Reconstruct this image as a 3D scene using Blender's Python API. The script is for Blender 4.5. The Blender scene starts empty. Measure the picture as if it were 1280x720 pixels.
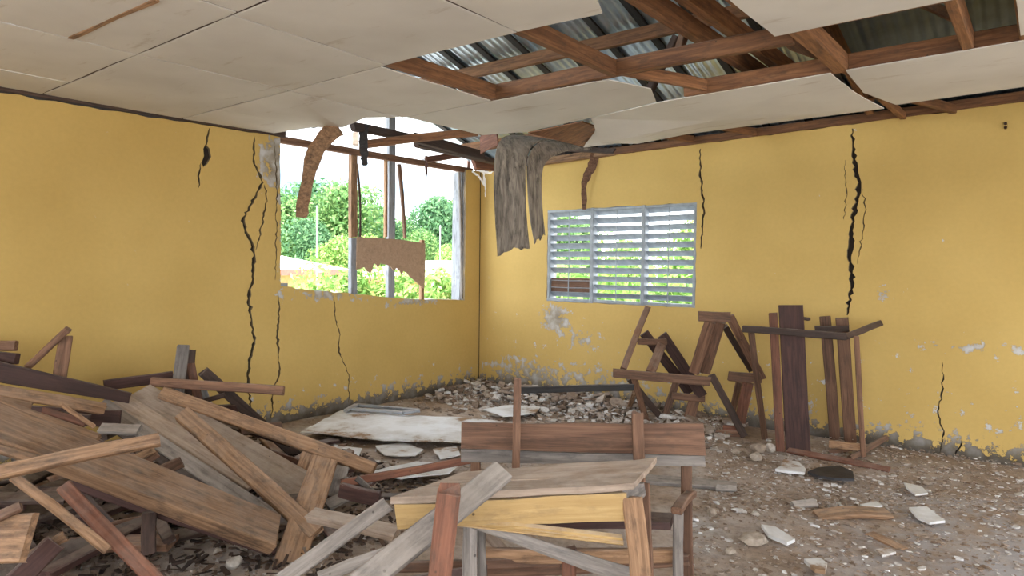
import bpy, bmesh, math, random
import numpy as np
from mathutils import Vector, Matrix, noise as mnoise

# ---------------------------------------------------------------- survey of the room
# room frame: corner of the two yellow walls at the origin, left wall on x=0, right wall on y=0, z up
FPX, YAW, PIT, ROL, EYE = 853.6, 0.66808, 0.03017, -0.009943, 1.55
cp, sp, cr, sr, cy, sy = math.cos(PIT), math.sin(PIT), math.cos(ROL), math.sin(ROL), math.cos(YAW), math.sin(YAW)
def ray(px, py):
    xr = (px-640)/FPX; u2 = -(py-360)/FPX
    X = xr*cr+u2*sr; up = -xr*sr+u2*cr
    Y = cp+up*sp; Z = -sp+up*cp
    return Vector((X*cy-Y*sy, X*sy+Y*cy, Z))
_d = ray(598, 480.5); _t = -EYE/_d.z
CAM = Vector((-_d.x*_t, -_d.y*_t, EYE))
def onz(px, py, z=0.0): d = ray(px, py); return CAM+d*((z-EYE)/d.z)
def onx(px, py, x=0.0): d = ray(px, py); return CAM+d*((x-CAM.x)/d.x)
def ony(px, py, y=0.0): d = ray(px, py); return CAM+d*((y-CAM.y)/d.y)
def pt(px, py, d): return CAM+ray(px, py)*d            # d = distance along the view axis
def proj(p):
    v = p-CAM
    X = v.x*cy+v.y*sy; Y = -v.x*sy+v.y*cy; Z = v.z
    zf = Y*cp-Z*sp; up = Y*sp+Z*cp
    xr = X*cr-up*sr; u2 = X*sr+up*cr
    return Vector((640+FPX*xr/zf, 360-FPX*u2/zf, zf))

S = bpy.context.scene
COL = S.collection
# ---------------------------------------------------------------- camera
right = Vector((cr*cy-(-sr)*sp*0, cr*sy, -sr))
def axis(xr, u2, f):
    X = xr*cr+u2*sr; up = -xr*sr+u2*cr
    Y = f*cp+up*sp; Z = -f*sp+up*cp
    return Vector((X*cy-Y*sy, X*sy+Y*cy, Z))
R_, U_, F_ = axis(1, 0, 0), axis(0, 1, 0), axis(0, 0, 1)
cam = bpy.data.cameras.new('camera'); cam.sensor_width = 36; cam.lens = FPX*36/1280; cam.clip_start = .05; cam.clip_end = 500
co = bpy.data.objects.new('camera', cam); COL.objects.link(co)
m = Matrix((R_, U_, -F_)).transposed().to_4x4(); m.translation = CAM; co.matrix_world = m
S.camera = co
# ---------------------------------------------------------------- sky, exposure
S.view_settings.view_transform = 'Standard'; S.view_settings.look = 'None'
S.view_settings.gamma = 1; S.view_settings.use_curve_mapping = False
S.view_settings.exposure = 2.35
W = bpy.data.worlds.new('sky'); S.world = W; W.use_nodes = True
nt = W.node_tree; nt.nodes.clear()
N = lambda t, **k: _node(nt, t, **k)
def _node(tree, typ, **k):
    n = tree.nodes.new(typ)
    for a, v in k.items():
        if a.startswith('i_'):
            key = a[2:]; n.inputs[int(key) if key.isdigit() else key].default_value = v
        else: setattr(n, a, v)
    return n
def ramp(tree, stops, interp='LINEAR'):
    n = tree.nodes.new('ShaderNodeValToRGB'); e = n.color_ramp; e.interpolation = interp
    while len(e.elements) > 1: e.elements.remove(e.elements[-1])
    for i, (p, c) in enumerate(stops):
        el = e.elements[0] if i == 0 else e.elements.new(p)
        el.position = p; el.color = (*c, 1) if len(c) == 3 else c
    return n
tc = N('ShaderNodeTexCoord'); mp = N('ShaderNodeMapping'); mp.inputs['Scale'].default_value = (1, 1, 3.2)
nz = N('ShaderNodeTexNoise', i_Scale=2.4, i_Detail=6, i_Roughness=.55)
cl = ramp(nt, [(.36, (0, 0, 0)), (.56, (1, 1, 1))])
sx = N('ShaderNodeSeparateXYZ'); gr = ramp(nt, [(0, (.24, .33, .39)), (.25, (.20, .32, .45)), (1, (.14, .27, .48))])
mx = N('ShaderNodeMixRGB'); mx.inputs[2].default_value = (1.55, 1.58, 1.62, 1)
bg = N('ShaderNodeBackground', i_Strength=1.0); wo = N('ShaderNodeOutputWorld')
L = nt.links.new
L(tc.outputs['Generated'], mp.inputs[0]); L(mp.outputs[0], nz.inputs['Vector']); L(nz.outputs[0], cl.inputs[0])
L(tc.outputs['Generated'], sx.inputs[0]); L(sx.outputs[2], gr.inputs[0])
L(cl.outputs[0], mx.inputs[0]); L(gr.outputs[0], mx.inputs[1]); L(mx.outputs[0], bg.inputs[0]); L(bg.outputs[0], wo.inputs[0])
# hazy sun, high behind the photographer: it lights the trees and houses, the roof keeps it out of the room
sun = bpy.data.lights.new('sun', 'SUN'); sun.energy = 2.2; sun.angle = math.radians(12); sun.color = (1, .95, .86)
so = bpy.data.objects.new('sun', sun); COL.objects.link(so)
so.rotation_euler = Vector((-.15, .62, -1.0)).to_track_quat('-Z', 'Y').to_euler(); so.location = (4, -6, 12)

# ---------------------------------------------------------------- materials
def mat(name, rough=.8, metal=0):
    m = bpy.data.materials.new(name); m.use_nodes = True
    b = m.node_tree.nodes['Principled BSDF']; b.inputs['Roughness'].default_value = rough; b.inputs['Metallic'].default_value = metal
    return m, m.node_tree, b
def lk(t, a, b): t.links.new(a, b)
def wood(name, dark, light, stain=(.05, .035, .025), stain_amt=.6, rough=.75, axes=(1.6, 26, 26), axes2=(4, 10, 10), dust=.5):
    m, t, b = mat(name, rough)
    tc = _node(t, 'ShaderNodeTexCoord'); oi = _node(t, 'ShaderNodeObjectInfo')
    mu = _node(t, 'ShaderNodeMath', operation='MULTIPLY', i_1=37.0); lk(t, oi.outputs['Random'], mu.inputs[0])
    ad = _node(t, 'ShaderNodeVectorMath', operation='ADD'); lk(t, tc.outputs['Object'], ad.inputs[0]); lk(t, mu.outputs[0], ad.inputs[1])
    mp = _node(t, 'ShaderNodeMapping'); mp.inputs['Scale'].default_value = axes; lk(t, ad.outputs[0], mp.inputs[0])
    g = _node(t, 'ShaderNodeTexNoise', i_Scale=1.6, i_Detail=7, i_Roughness=.62, i_Distortion=.9); lk(t, mp.outputs[0], g.inputs['Vector'])
    r = ramp(t, [(.30, dark), (.66, light)]); lk(t, g.outputs[0], r.inputs[0])
    # a dark streak here and there, nail holes, dirt
    mp2 = _node(t, 'ShaderNodeMapping'); mp2.inputs['Scale'].default_value = axes2; lk(t, ad.outputs[0], mp2.inputs[0])
    g2 = _node(t, 'ShaderNodeTexNoise', i_Scale=1.8, i_Detail=8, i_Roughness=.7); lk(t, mp2.outputs[0], g2.inputs['Vector'])
    r2 = ramp(t, [(.50, (0, 0, 0)), (.72, (stain_amt,)*3)]); lk(t, g2.outputs[0], r2.inputs[0])
    x = _node(t, 'ShaderNodeMixRGB'); x.inputs[2].default_value = (*stain, 1); lk(t, r2.outputs[0], x.inputs[0]); lk(t, r.outputs[0], x.inputs[1])
    vo = _node(t, 'ShaderNodeTexVoronoi', i_Scale=9.0); lk(t, ad.outputs[0], vo.inputs['Vector'])
    rv = ramp(t, [(.035, (.75,)*3), (.06, (0, 0, 0))]); lk(t, vo.outputs['Distance'], rv.inputs[0])
    x2 = _node(t, 'ShaderNodeMixRGB'); x2.inputs[2].default_value = (.02, .015, .012, 1); lk(t, rv.outputs[0], x2.inputs[0]); lk(t, x.outputs[0], x2.inputs[1])
    # each piece a little lighter or darker
    hs = _node(t, 'ShaderNodeHueSaturation'); mr = _node(t, 'ShaderNodeMapRange', i_3=.75, i_4=1.25); lk(t, oi.outputs['Random'], mr.inputs[0])
    lk(t, mr.outputs[0], hs.inputs['Value']); lk(t, x2.outputs[0], hs.inputs['Color'])
    ge = _node(t, 'ShaderNodeNewGeometry'); sz = _node(t, 'ShaderNodeSeparateXYZ'); lk(t, ge.outputs['Normal'], sz.inputs[0])
    up = _node(t, 'ShaderNodeMapRange', i_1=.25, i_2=.9, i_3=0.0, i_4=dust); lk(t, sz.outputs[2], up.inputs[0])
    gd = _node(t, 'ShaderNodeTexNoise', i_Scale=7.0, i_Detail=8, i_Roughness=.72); lk(t, ad.outputs[0], gd.inputs['Vector'])
    rd = ramp(t, [(.34, (0, 0, 0)), (.58, (1, 1, 1))]); lk(t, gd.outputs[0], rd.inputs[0])
    df = _node(t, 'ShaderNodeMath', operation='MULTIPLY'); lk(t, up.outputs[0], df.inputs[0]); lk(t, rd.outputs[0], df.inputs[1])
    xd = _node(t, 'ShaderNodeMixRGB'); xd.inputs[2].default_value = (.50, .44, .39, 1); lk(t, df.outputs[0], xd.inputs[0]); lk(t, hs.outputs[0], xd.inputs[1])
    lk(t, xd.outputs[0], b.inputs['Base Color'])
    bu = _node(t, 'ShaderNodeBump', i_Strength=.6, i_Distance=.004); lk(t, g.outputs[0], bu.inputs['Height']); lk(t, bu.outputs[0], b.inputs['Normal'])
    return m
M = {}
M['tan'] = wood('tan_wood', (.14, .07, .033), (.44, .265, .15), stain_amt=.85, dust=.22)
M['pale'] = wood('pale_dusty_wood', (.24, .17, .125), (.46, .365, .29), stain_amt=.45)
M['grey'] = wood('weathered_grey_wood', (.13, .115, .105), (.32, .285, .26), stain=(.04, .04, .045), stain_amt=.6)
M['brown'] = wood('brown_wood', (.075, .035, .02), (.235, .125, .075), dust=.3)
M['red'] = wood('red_brown_wood', (.085, .03, .017), (.23, .095, .055), dust=.2)
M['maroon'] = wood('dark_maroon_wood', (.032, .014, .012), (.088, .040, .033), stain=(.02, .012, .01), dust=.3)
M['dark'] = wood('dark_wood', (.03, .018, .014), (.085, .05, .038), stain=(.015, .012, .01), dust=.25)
M['black'] = wood('blackened_wood', (.012, .012, .014), (.05, .048, .05))
M['roofwood'] = wood('roof_timber', (.10, .04, .018), (.30, .14, .06), stain_amt=.7, dust=.2)
M['yellowwood'] = wood('yellow_painted_wood', (.38, .24, .09), (.50, .345, .15), stain=(.2, .13, .07), stain_amt=.6)
M['bluewood'] = wood('blue_grey_painted_wood', (.22, .24, .27), (.42, .45, .50))
M['fibre'] = wood('brown_fibreboard', (.40, .26, .17), (.52, .36, .25), stain_amt=.3)
M['char'] = wood('mouldy_plywood', (.07, .06, .05), (.33, .285, .235), stain=(.018, .016, .016), stain_amt=.95, axes=(16, 16, 1.6), axes2=(11, 11, 2.2))

def simple(name, c, rough=.8, metal=0, var=.15, scale=12, bump=.0, emis=None):
    m, t, b = mat(name, rough, metal)
    tc = _node(t, 'ShaderNodeTexCoord'); g = _node(t, 'ShaderNodeTexNoise', i_Scale=scale, i_Detail=6); lk(t, tc.outputs['Object'], g.inputs['Vector'])
    r = ramp(t, [(.3, tuple(v*(1-var) for v in c)), (.7, tuple(min(1, v*(1+var)) for v in c))]); lk(t, g.outputs[0], r.inputs[0])
    lk(t, r.outputs[0], b.inputs['Base Color'])
    if bump:
        bu = _node(t, 'ShaderNodeBump', i_Strength=bump, i_Distance=.01); lk(t, g.outputs[0], bu.inputs['Height']); lk(t, bu.outputs[0], b.inputs['Normal'])
    return m
M['masonry'] = simple('bare_masonry', (.17, .15, .125), .95, bump=.6)
M['crackdark'] = simple('crack_mortar', (.03, .022, .016), .95, bump=.6)
M['mortar'] = simple('plaster_edge', (.26, .20, .12), .95, bump=.4)
M['cement'] = simple('grey_cement', (.44, .43, .41), .9, var=.3, bump=.4)
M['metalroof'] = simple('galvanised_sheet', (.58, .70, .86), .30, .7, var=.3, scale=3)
M['shadedsheet'] = simple('shaded_dark_sheet', (.13, .17, .22), .5, .5, var=.4, scale=3)  # darker copy for the right-hand sheets, attic shade put into the colour
M['whiteboard'] = None
M['slat'] = simple('louvre_paint', (.30, .34, .38), .5, var=.2)
M['steel'] = simple('rusty_nail', (.08, .045, .03), .6, .5)
M['blackplastic'] = simple('black_plastic', (.03, .03, .035), .5, var=.4, bump=.5)
M['thread'] = simple('frayed_fibre', (.75, .73, .68), .9)
M['houseroof'] = simple('pale_sheet_roof', (.72, .68, .66), .6, var=.1, scale=2)
M['housewall'] = simple('ochre_wall', (.62, .44, .20), .9)
M['housetrim'] = simple('red_fascia', (.45, .16, .12), .8)
M['pane'] = simple('dark_window', (.05, .05, .06), .3)
M['bark'] = simple('bark', (.22, .18, .14), .95, var=.3)
M['polewhite'] = simple('whitewashed_pole', (.75, .75, .72), .7)

def board_mat():      # ceiling board: chalky off-white, dirty in places
    m, t, b = mat('ceiling_board', .9)
    ge = _node(t, 'ShaderNodeNewGeometry'); oi = _node(t, 'ShaderNodeObjectInfo')
    g = _node(t, 'ShaderNodeTexNoise', i_Scale=1.6, i_Detail=5); lk(t, ge.outputs['Position'], g.inputs['Vector'])
    r = ramp(t, [(.3, (.60, .575, .535)), (.7, (.72, .70, .66))]); lk(t, g.outputs[0], r.inputs[0])
    mp = _node(t, 'ShaderNodeMapping'); mp.inputs['Scale'].default_value = (1, 5, 5); lk(t, ge.outputs['Position'], mp.inputs[0])
    g2 = _node(t, 'ShaderNodeTexNoise', i_Scale=1.7, i_Detail=9, i_Roughness=.68); lk(t, mp.outputs[0], g2.inputs['Vector'])
    r2 = ramp(t, [(.60, (0, 0, 0)), (.78, (.8,)*3)]); lk(t, g2.outputs[0], r2.inputs[0])
    x = _node(t, 'ShaderNodeMixRGB'); x.inputs[2].default_value = (.34, .25, .16, 1); lk(t, r2.outputs[0], x.inputs[0]); lk(t, r.outputs[0], x.inputs[1])
    hs = _node(t, 'ShaderNodeHueSaturation'); mr = _node(t, 'ShaderNodeMapRange', i_3=.94, i_4=1.04); lk(t, oi.outputs['Random'], mr.inputs[0])
    lk(t, mr.outputs[0], hs.inputs['Value']); lk(t, x.outputs[0], hs.inputs['Color']); lk(t, hs.outputs[0], b.inputs['Base Color'])
    bu = _node(t, 'ShaderNodeBump', i_Strength=.1, i_Distance=.01); lk(t, g2.outputs[0], bu.inputs['Height']); lk(t, bu.outputs[0], b.inputs['Normal'])
    return m
M['board'] = board_mat()
def fallen_mat():
    m, t, b = mat('fallen_board', .85)
    tc = _node(t, 'ShaderNodeTexCoord')
    g = _node(t, 'ShaderNodeTexNoise', i_Scale=2.5, i_Detail=9, i_Roughness=.65); lk(t, tc.outputs['Object'], g.inputs['Vector'])
    r = ramp(t, [(.36, (.30, .19, .11)), (.43, (.62, .61, .60)), (.6, (.80, .82, .85))]); lk(t, g.outputs[0], r.inputs[0]); lk(t, r.outputs[0], b.inputs['Base Color'])
    return m
M['fallen'] = fallen_mat()

def wall_mat():
    m, t, b = mat('yellow_wall_paint', .82)
    ge = _node(t, 'ShaderNodeNewGeometry'); P = ge.outputs['Position']
    sxyz = _node(t, 'ShaderNodeSeparateXYZ'); lk(t, P, sxyz.inputs[0])
    g0 = _node(t, 'ShaderNodeTexNoise', i_Scale=1.1, i_Detail=5); lk(t, P, g0.inputs['Vector'])
    base = ramp(t, [(.3, (.55, .375, .115)), (.7, (.64, .45, .15))]); lk(t, g0.outputs[0], base.inputs[0])
    gf = _node(t, 'ShaderNodeTexNoise', i_Scale=28, i_Detail=4); lk(t, P, gf.inputs['Vector'])
    fr = ramp(t, [(.3, (.97, .97, .97)), (.7, (1.02, 1.02, 1.02))]); lk(t, gf.outputs[0], fr.inputs[0])
    mu = _node(t, 'ShaderNodeMixRGB', blend_type='MULTIPLY', i_0=1.0); lk(t, base.outputs[0], mu.inputs[1]); lk(t, fr.outputs[0], mu.inputs[2])
    n = _node(t, 'ShaderNodeTexNoise', i_Scale=9.0, i_Detail=11, i_Roughness=.70); lk(t, P, n.inputs['Vector'])
    def math_(op, a, b_, clamp=False):
        q = _node(t, 'ShaderNodeMath', operation=op, use_clamp=clamp)
        for i, v in ((0, a), (1, b_)):
            if isinstance(v, (int, float)): q.inputs[i].default_value = v
            else: lk(t, v, q.inputs[i])
        return q.outputs[0]
    hr = ramp(t, [(0, (.38,)*3), (.025, (.22,)*3), (.06, (.12,)*3), (.14, (.075,)*3), (.30, (.045,)*3), (.40, (.0,)*3)])   # rising damp, in parts of 3 m
    hz = math_('DIVIDE', sxyz.outputs[2], 3.0); lk(t, hz, hr.inputs[0])
    tot = math_('ADD', n.outputs[0], hr.outputs[0])
    def blob(c, s, amt):
        mp = _node(t, 'ShaderNodeVectorMath', operation='SUBTRACT'); lk(t, P, mp.inputs[0]); mp.inputs[1].default_value = c
        sc = _node(t, 'ShaderNodeVectorMath', operation='DIVIDE'); lk(t, mp.outputs[0], sc.inputs[0]); sc.inputs[1].default_value = s
        ln = _node(t, 'ShaderNodeVectorMath', operation='LENGTH'); lk(t, sc.outputs[0], ln.inputs[0])
        mr = _node(t, 'ShaderNodeMapRange', i_1=1.0, i_2=0.0, i_3=0.0, i_4=amt); lk(t, ln.outputs['Value'], mr.inputs[0])
        return mr.outputs[0]
    for c, s, a in (((1.22, 0, .95), (.34, .4, .26), .30), ((1.58, 0, .72), (.40, .4, .2), .16), ((.85, 0, .25), (.9, .4, .3), .14), ((2.0, 0, .25), (.8, .4, .3), .10),
                    ((0, -3.03, 2.55), (.3, .24, .42), .36), ((0, -2.95, 1.9), (.3, .08, .9), .22), ((0, -2.4, 1.24), (.3, 1.0, .13), .28), ((0, -1.2, 1.13), (.3, 1.1, .12), .28),
                    ((5.35, 0, .93), (.8, .3, .10), .13), ((4.75, 0, 1.35), (.2, .3, .12), .2)):
        tot = math_('ADD', tot, blob(c, s, a))
    lw = _node(t, 'ShaderNodeMapRange', i_1=.06, i_2=.0, i_3=0.0, i_4=-.07); lk(t, sxyz.outputs[0], lw.inputs[0])
    hm = _node(t, 'ShaderNodeMapRange', i_1=.2, i_2=.5); lk(t, sxyz.outputs[2], hm.inputs[0]); hm2 = _node(t, 'ShaderNodeMapRange', i_1=1.4, i_2=1.0); lk(t, sxyz.outputs[2], hm2.inputs[0])
    tot = math_('ADD', tot, math_('MULTIPLY', lw.outputs[0], math_('MULTIPLY', hm.outputs[0], hm2.outputs[0])))
    mask = ramp(t, [(.675, (0, 0, 0)), (.69, (1, 1, 1))]); lk(t, tot, mask.inputs[0])
    g3 = _node(t, 'ShaderNodeTexNoise', i_Scale=9, i_Detail=6); lk(t, P, g3.inputs['Vector'])
    cem = ramp(t, [(.34, (.22, .18, .13)), (.52, (.40, .36, .30)), (.70, (.60, .60, .60))]); lk(t, g3.outputs[0], cem.inputs[0])
    # black mould just above the floor
    dk = ramp(t, [(0, (.28, .27, .26)), (.03, (.45, .43, .41)), (.09, (1, 1, 1))]); lk(t, hz, dk.inputs[0])
    cm = _node(t, 'ShaderNodeMixRGB', blend_type='MULTIPLY', i_0=1.0); lk(t, cem.outputs[0], cm.inputs[1]); lk(t, dk.outputs[0], cm.inputs[2])
    x = _node(t, 'ShaderNodeMixRGB'); lk(t, mask.outputs[0], x.inputs[0]); lk(t, mu.outputs[0], x.inputs[1]); lk(t, cm.outputs[0], x.inputs[2])
    lk(t, x.outputs[0], b.inputs['Base Color'])
    inv = _node(t, 'ShaderNodeMath', operation='SUBTRACT', i_0=1.0); lk(t, mask.outputs[0], inv.inputs[1])
    ad2 = math_('ADD', inv.outputs[0], math_('MULTIPLY', gf.outputs[0], .35))
    bu = _node(t, 'ShaderNodeBump', i_Strength=.5, i_Distance=.006); lk(t, ad2, bu.inputs['Height']); lk(t, bu.outputs[0], b.inputs['Normal'])
    return m
M['wall'] = wall_mat()

def floor_mat():
    m, t, b = mat('dusty_concrete', .9)
    ge = _node(t, 'ShaderNodeNewGeometry'); P = ge.outputs['Position']
    g = _node(t, 'ShaderNodeTexNoise', i_Scale=1.3, i_Detail=7, i_Roughness=.6); lk(t, P, g.inputs['Vector'])
    r = ramp(t, [(.30, (.23, .16, .115)), (.46, (.36, .275, .21)), (.58, (.42, .355, .31)), (.70, (.47, .44, .42))]); lk(t, g.outputs[0], r.inputs[0])
    g2 = _node(t, 'ShaderNodeTexNoise', i_Scale=16, i_Detail=8, i_Roughness=.75); lk(t, P, g2.inputs['Vector'])
    r2 = ramp(t, [(.3, (.55, .52, .5)), (.5, (1, 1, 1)), (.72, (1.25, 1.22, 1.2))]); lk(t, g2.outputs[0], r2.inputs[0])
    mu = _node(t, 'ShaderNodeMixRGB', blend_type='MULTIPLY', i_0=1.0); lk(t, r.outputs[0], mu.inputs[1]); lk(t, r2.outputs[0], mu.inputs[2])
    # swept concrete on the right, bluish sky light put into its colour
    sub = _node(t, 'ShaderNodeVectorMath', operation='SUBTRACT'); lk(t, P, sub.inputs[0]); sub.inputs[1].default_value = (5.9, -2.0, 0)
    dv = _node(t, 'ShaderNodeVectorMath', operation='DIVIDE'); lk(t, sub.outputs[0], dv.inputs[0]); dv.inputs[1].default_value = (1.3, 1.5, 1)
    ln = _node(t, 'ShaderNodeVectorMath', operation='LENGTH'); lk(t, dv.outputs[0], ln.inputs[0])
    mr = _node(t, 'ShaderNodeMapRange', i_1=1.3, i_2=.3, i_3=0.0, i_4=.85); lk(t, ln.outputs['Value'], mr.inputs[0])
    g4 = _node(t, 'ShaderNodeTexNoise', i_Scale=3, i_Detail=8, i_Roughness=.7); lk(t, P, g4.inputs['Vector'])
    r4 = ramp(t, [(.42, (0, 0, 0)), (.56, (1, 1, 1))]); lk(t, g4.outputs[0], r4.inputs[0])
    f = _node(t, 'ShaderNodeMath', operation='MULTIPLY'); lk(t, mr.outputs[0], f.inputs[0]); lk(t, r4.outputs[0], f.inputs[1])
    x = _node(t, 'ShaderNodeMixRGB'); x.inputs[2].default_value = (.42, .41, .43, 1); lk(t, f.outputs[0], x.inputs[0]); lk(t, mu.outputs[0], x.inputs[1])
    lk(t, x.outputs[0], b.inputs['Base Color'])
    bu = _node(t, 'ShaderNodeBump', i_Strength=.7, i_Distance=.015); lk(t, g2.outputs[0], bu.inputs['Height']); lk(t, bu.outputs[0], b.inputs['Normal'])
    return m
M['floor'] = floor_mat()

def chip_mat(name, stops):
    m, t, b = mat(name, .9)
    ge = _node(t, 'ShaderNodeNewGeometry'); oi = _node(t, 'ShaderNodeObjectInfo')
    a = _node(t, 'ShaderNodeMath', operation='ADD'); lk(t, ge.outputs['Random Per Island'], a.inputs[0]); lk(t, oi.outputs['Random'], a.inputs[1])
    fr = _node(t, 'ShaderNodeMath', operation='FRACT'); lk(t, a.outputs[0], fr.inputs[0])
    r = ramp(t, stops); lk(t, fr.outputs[0], r.inputs[0])
    g = _node(t, 'ShaderNodeTexNoise', i_Scale=30, i_Detail=5); lk(t, ge.outputs['Position'], g.inputs['Vector'])
    r2 = ramp(t, [(.3, (.65, .62, .6)), (.65, (1.05,)*3)]); lk(t, g.outputs[0], r2.inputs[0])
    mu = _node(t, 'ShaderNodeMixRGB', blend_type='MULTIPLY', i_0=1.0); lk(t, r.outputs[0], mu.inputs[1]); lk(t, r2.outputs[0], mu.inputs[2])
    lk(t, mu.outputs[0], b.inputs['Base Color'])
    return m
M['chip'] = chip_mat('plaster_chips', [(0, (.16, .11, .08)), (.3, (.30, .23, .18)), (.55, (.42, .36, .31)), (.8, (.60, .58, .56)), (1, (.74, .75, .77))])
M['grit'] = chip_mat('floor_grit', [(0, (.22, .155, .11)), (.3, (.32, .24, .18)), (.7, (.38, .31, .26)), (.88, (.60, .58, .56)), (1, (.76, .77, .79))])
M['stone'] = chip_mat('stones', [(0, (.28, .22, .17)), (.5, (.42, .36, .30)), (1, (.52, .49, .45))])

def leaf_mat(name, a, b_, c):
    m, t, b = mat(name, .6)
    ge = _node(t, 'ShaderNodeNewGeometry')
    r = ramp(t, [(0, a), (.55, b_), (1, c)]); lk(t, ge.outputs['Random Per Island'], r.inputs[0]); lk(t, r.outputs[0], b.inputs['Base Color'])
    tr = _node(t, 'ShaderNodeBsdfTranslucent'); lk(t, r.outputs[0], tr.inputs['Color'])
    ms = _node(t, 'ShaderNodeMixShader', i_0=.4); lk(t, b.outputs[0], ms.inputs[1]); lk(t, tr.outputs[0], ms.inputs[2])
    lk(t, ms.outputs[0], t.nodes['Material Output'].inputs['Surface'])
    return m
M['leaf'] = leaf_mat('tree_leaves', (.06, .16, .04), (.14, .29, .08), (.30, .44, .15))
M['leafdeep'] = leaf_mat('deep_green_leaves', (.05, .14, .06), (.10, .24, .10), (.20, .36, .16))
M['leafbright'] = leaf_mat('bright_leaves', (.12, .28, .05), (.26, .44, .11), (.52, .55, .20))
def ground_mat():      # unseen ground nearby made pale to bounce neutral light indoors, grass further off
    m, t, b = mat('pale_bounce_ground', .95)
    ge = _node(t, 'ShaderNodeNewGeometry'); g = _node(t, 'ShaderNodeTexNoise', i_Scale=.5, i_Detail=6); lk(t, ge.outputs['Position'], g.inputs['Vector'])
    r = ramp(t, [(.35, (.44, .41, .37)), (.65, (.56, .54, .51))]); lk(t, g.outputs[0], r.inputs[0])
    sx = _node(t, 'ShaderNodeSeparateXYZ'); lk(t, ge.outputs['Position'], sx.inputs[0])
    a = _node(t, 'ShaderNodeMapRange', i_1=-9.0, i_2=-12.0); lk(t, sx.outputs[0], a.inputs[0])
    x = _node(t, 'ShaderNodeMixRGB'); x.inputs[2].default_value = (.15, .24, .07, 1); lk(t, a.outputs[0], x.inputs[0]); lk(t, r.outputs[0], x.inputs[1]); lk(t, x.outputs[0], b.inputs['Base Color'])
    return m
M['grass'] = ground_mat()

# ---------------------------------------------------------------- building blocks
RND = random.Random(7)
def link(o, parent=None):
    COL.objects.link(o)
    if parent is not None: o.parent = parent
    return o
def tag(o, label=None, cat=None, group=None, kind=None):
    if label: o['label'] = label
    if cat: o['category'] = cat
    if group: o['group'] = group
    if kind: o['kind'] = kind
    return o
def empty(name, loc, label=None, cat=None, group=None, kind=None):
    o = bpy.data.objects.new(name, None); o.empty_display_size = .1; link(o); o.location = loc
    return tag(o, label, cat, group, kind)
def mesh_obj(name, verts, faces, material, parent=None, smooth=False):
    me = bpy.data.meshes.new(name); me.from_pydata([tuple(v) for v in verts], [], faces); me.update()
    if smooth: me.polygons.foreach_set('use_smooth', [True]*len(me.polygons))
    for mm in (material if isinstance(material, (list, tuple)) else [material]): me.materials.append(mm)
    return link(bpy.data.objects.new(name, me), parent)
def setm(o, mw):
    if o.parent is not None: o.matrix_basis = Matrix.Translation(-o.parent.location) @ mw if o.parent.parent is None else mw
    else: o.matrix_basis = mw
def plank_mesh(name, L, Wd, T, material, rng, bow=.004, ragged=.012, taper=0.0, segs=7):
    """a sawn board along local X, face to +Z: chamfered, a little bowed and uneven, ends broken"""
    vs, fs = [], []
    c = min(.006, T*.2, Wd*.2)
    prof = [(-.5*Wd+c, -.5*T), (.5*Wd-c, -.5*T), (.5*Wd, -.5*T+c), (.5*Wd, .5*T-c), (.5*Wd-c, .5*T), (-.5*Wd+c, .5*T), (-.5*Wd, .5*T-c), (-.5*Wd, -.5*T+c)]
    ph, ph2 = rng.uniform(0, 6), rng.uniform(0, 6)
    for i in range(segs+1):
        u = i/segs; x = (u-.5)*L
        bz = bow*math.sin(u*math.pi)+.0012*math.sin(u*9+ph); by = .002*math.sin(u*5+ph2)
        k = 1-taper*u
        for (y, z) in prof:
            e = 0
            if i in (0, segs): e = rng.uniform(-1, .4)*ragged*(1 if i else -1)
            w = rng.uniform(-.0012, .0012)
            vs.append((x+e, y*k+by+w, z+bz+w))
    for i in range(segs):
        for j in range(8):
            a = i*8+j; b = i*8+(j+1) % 8
            fs.append((a, a+8, b+8, b))
    fs.append(tuple(range(0, 8))); fs.append(tuple(range(segs*8+7, segs*8-1, -1)))
    me = bpy.data.meshes.new(name); me.from_pydata(vs, [], fs); me.update(); me.materials.append(material)
    return me
def frame_of(p0, p1, n):
    x = (p1-p0).normalized(); y = n.cross(x)
    if y.length < 1e-4: y = Vector((0, 0, 1)).cross(x)
    y.normalize(); z = x.cross(y)
    mw = Matrix((x, y, z)).transposed().to_4x4(); mw.translation = (p0+p1)/2
    return mw, y
def board(name, p0, p1, w, t, n, material, parent=None, rng=RND, **k):
    """board between two world points; w across, t along its normal n"""
    mw, _ = frame_of(p0, p1, n)
    me = plank_mesh(name, (p1-p0).length, w, t, M[material] if isinstance(material, str) else material, rng, **k)
    o = link(bpy.data.objects.new(name, me), parent); setm(o, mw)
    return o
def normal_for(p0, p1, a):
    if isinstance(a, Vector): return a
    c = CAM-(p0+p1)/2; c.z = 0; c.normalize()
    return (Vector((0, 0, 1))*a+c*(1-a)).normalized()
def wide(p0, p1, n, wpx):
    """metres of width that show as wpx pixels across the board's run"""
    mw, y = frame_of(p0, p1, n); c = (p0+p1)/2
    q, q1 = proj(c), proj(c+y*.02); a, b = proj(p0), proj(p1)
    run = Vector((b.x-a.x, b.y-a.y)).normalized(); d = Vector((q1.x-q.x, q1.y-q.y))
    per = abs(run.x*d.y-run.y*d.x)/.02
    return min(.5, wpx/max(per, 60))
def pboard(name, A, B, wpx, t, a, material, parent=None, **k):
    p0, p1 = pt(*A), pt(*B); n = normal_for(p0, p1, a); w = wide(p0, p1, n, wpx)
    if k.pop('reach', 0): p1 = p0+(p1-p0)*((p0.z-.03)/(p0.z-p1.z))       # the board runs on down to the floor
    return board(name, p0, p1, w, t, n, material, parent, **k)
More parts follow.
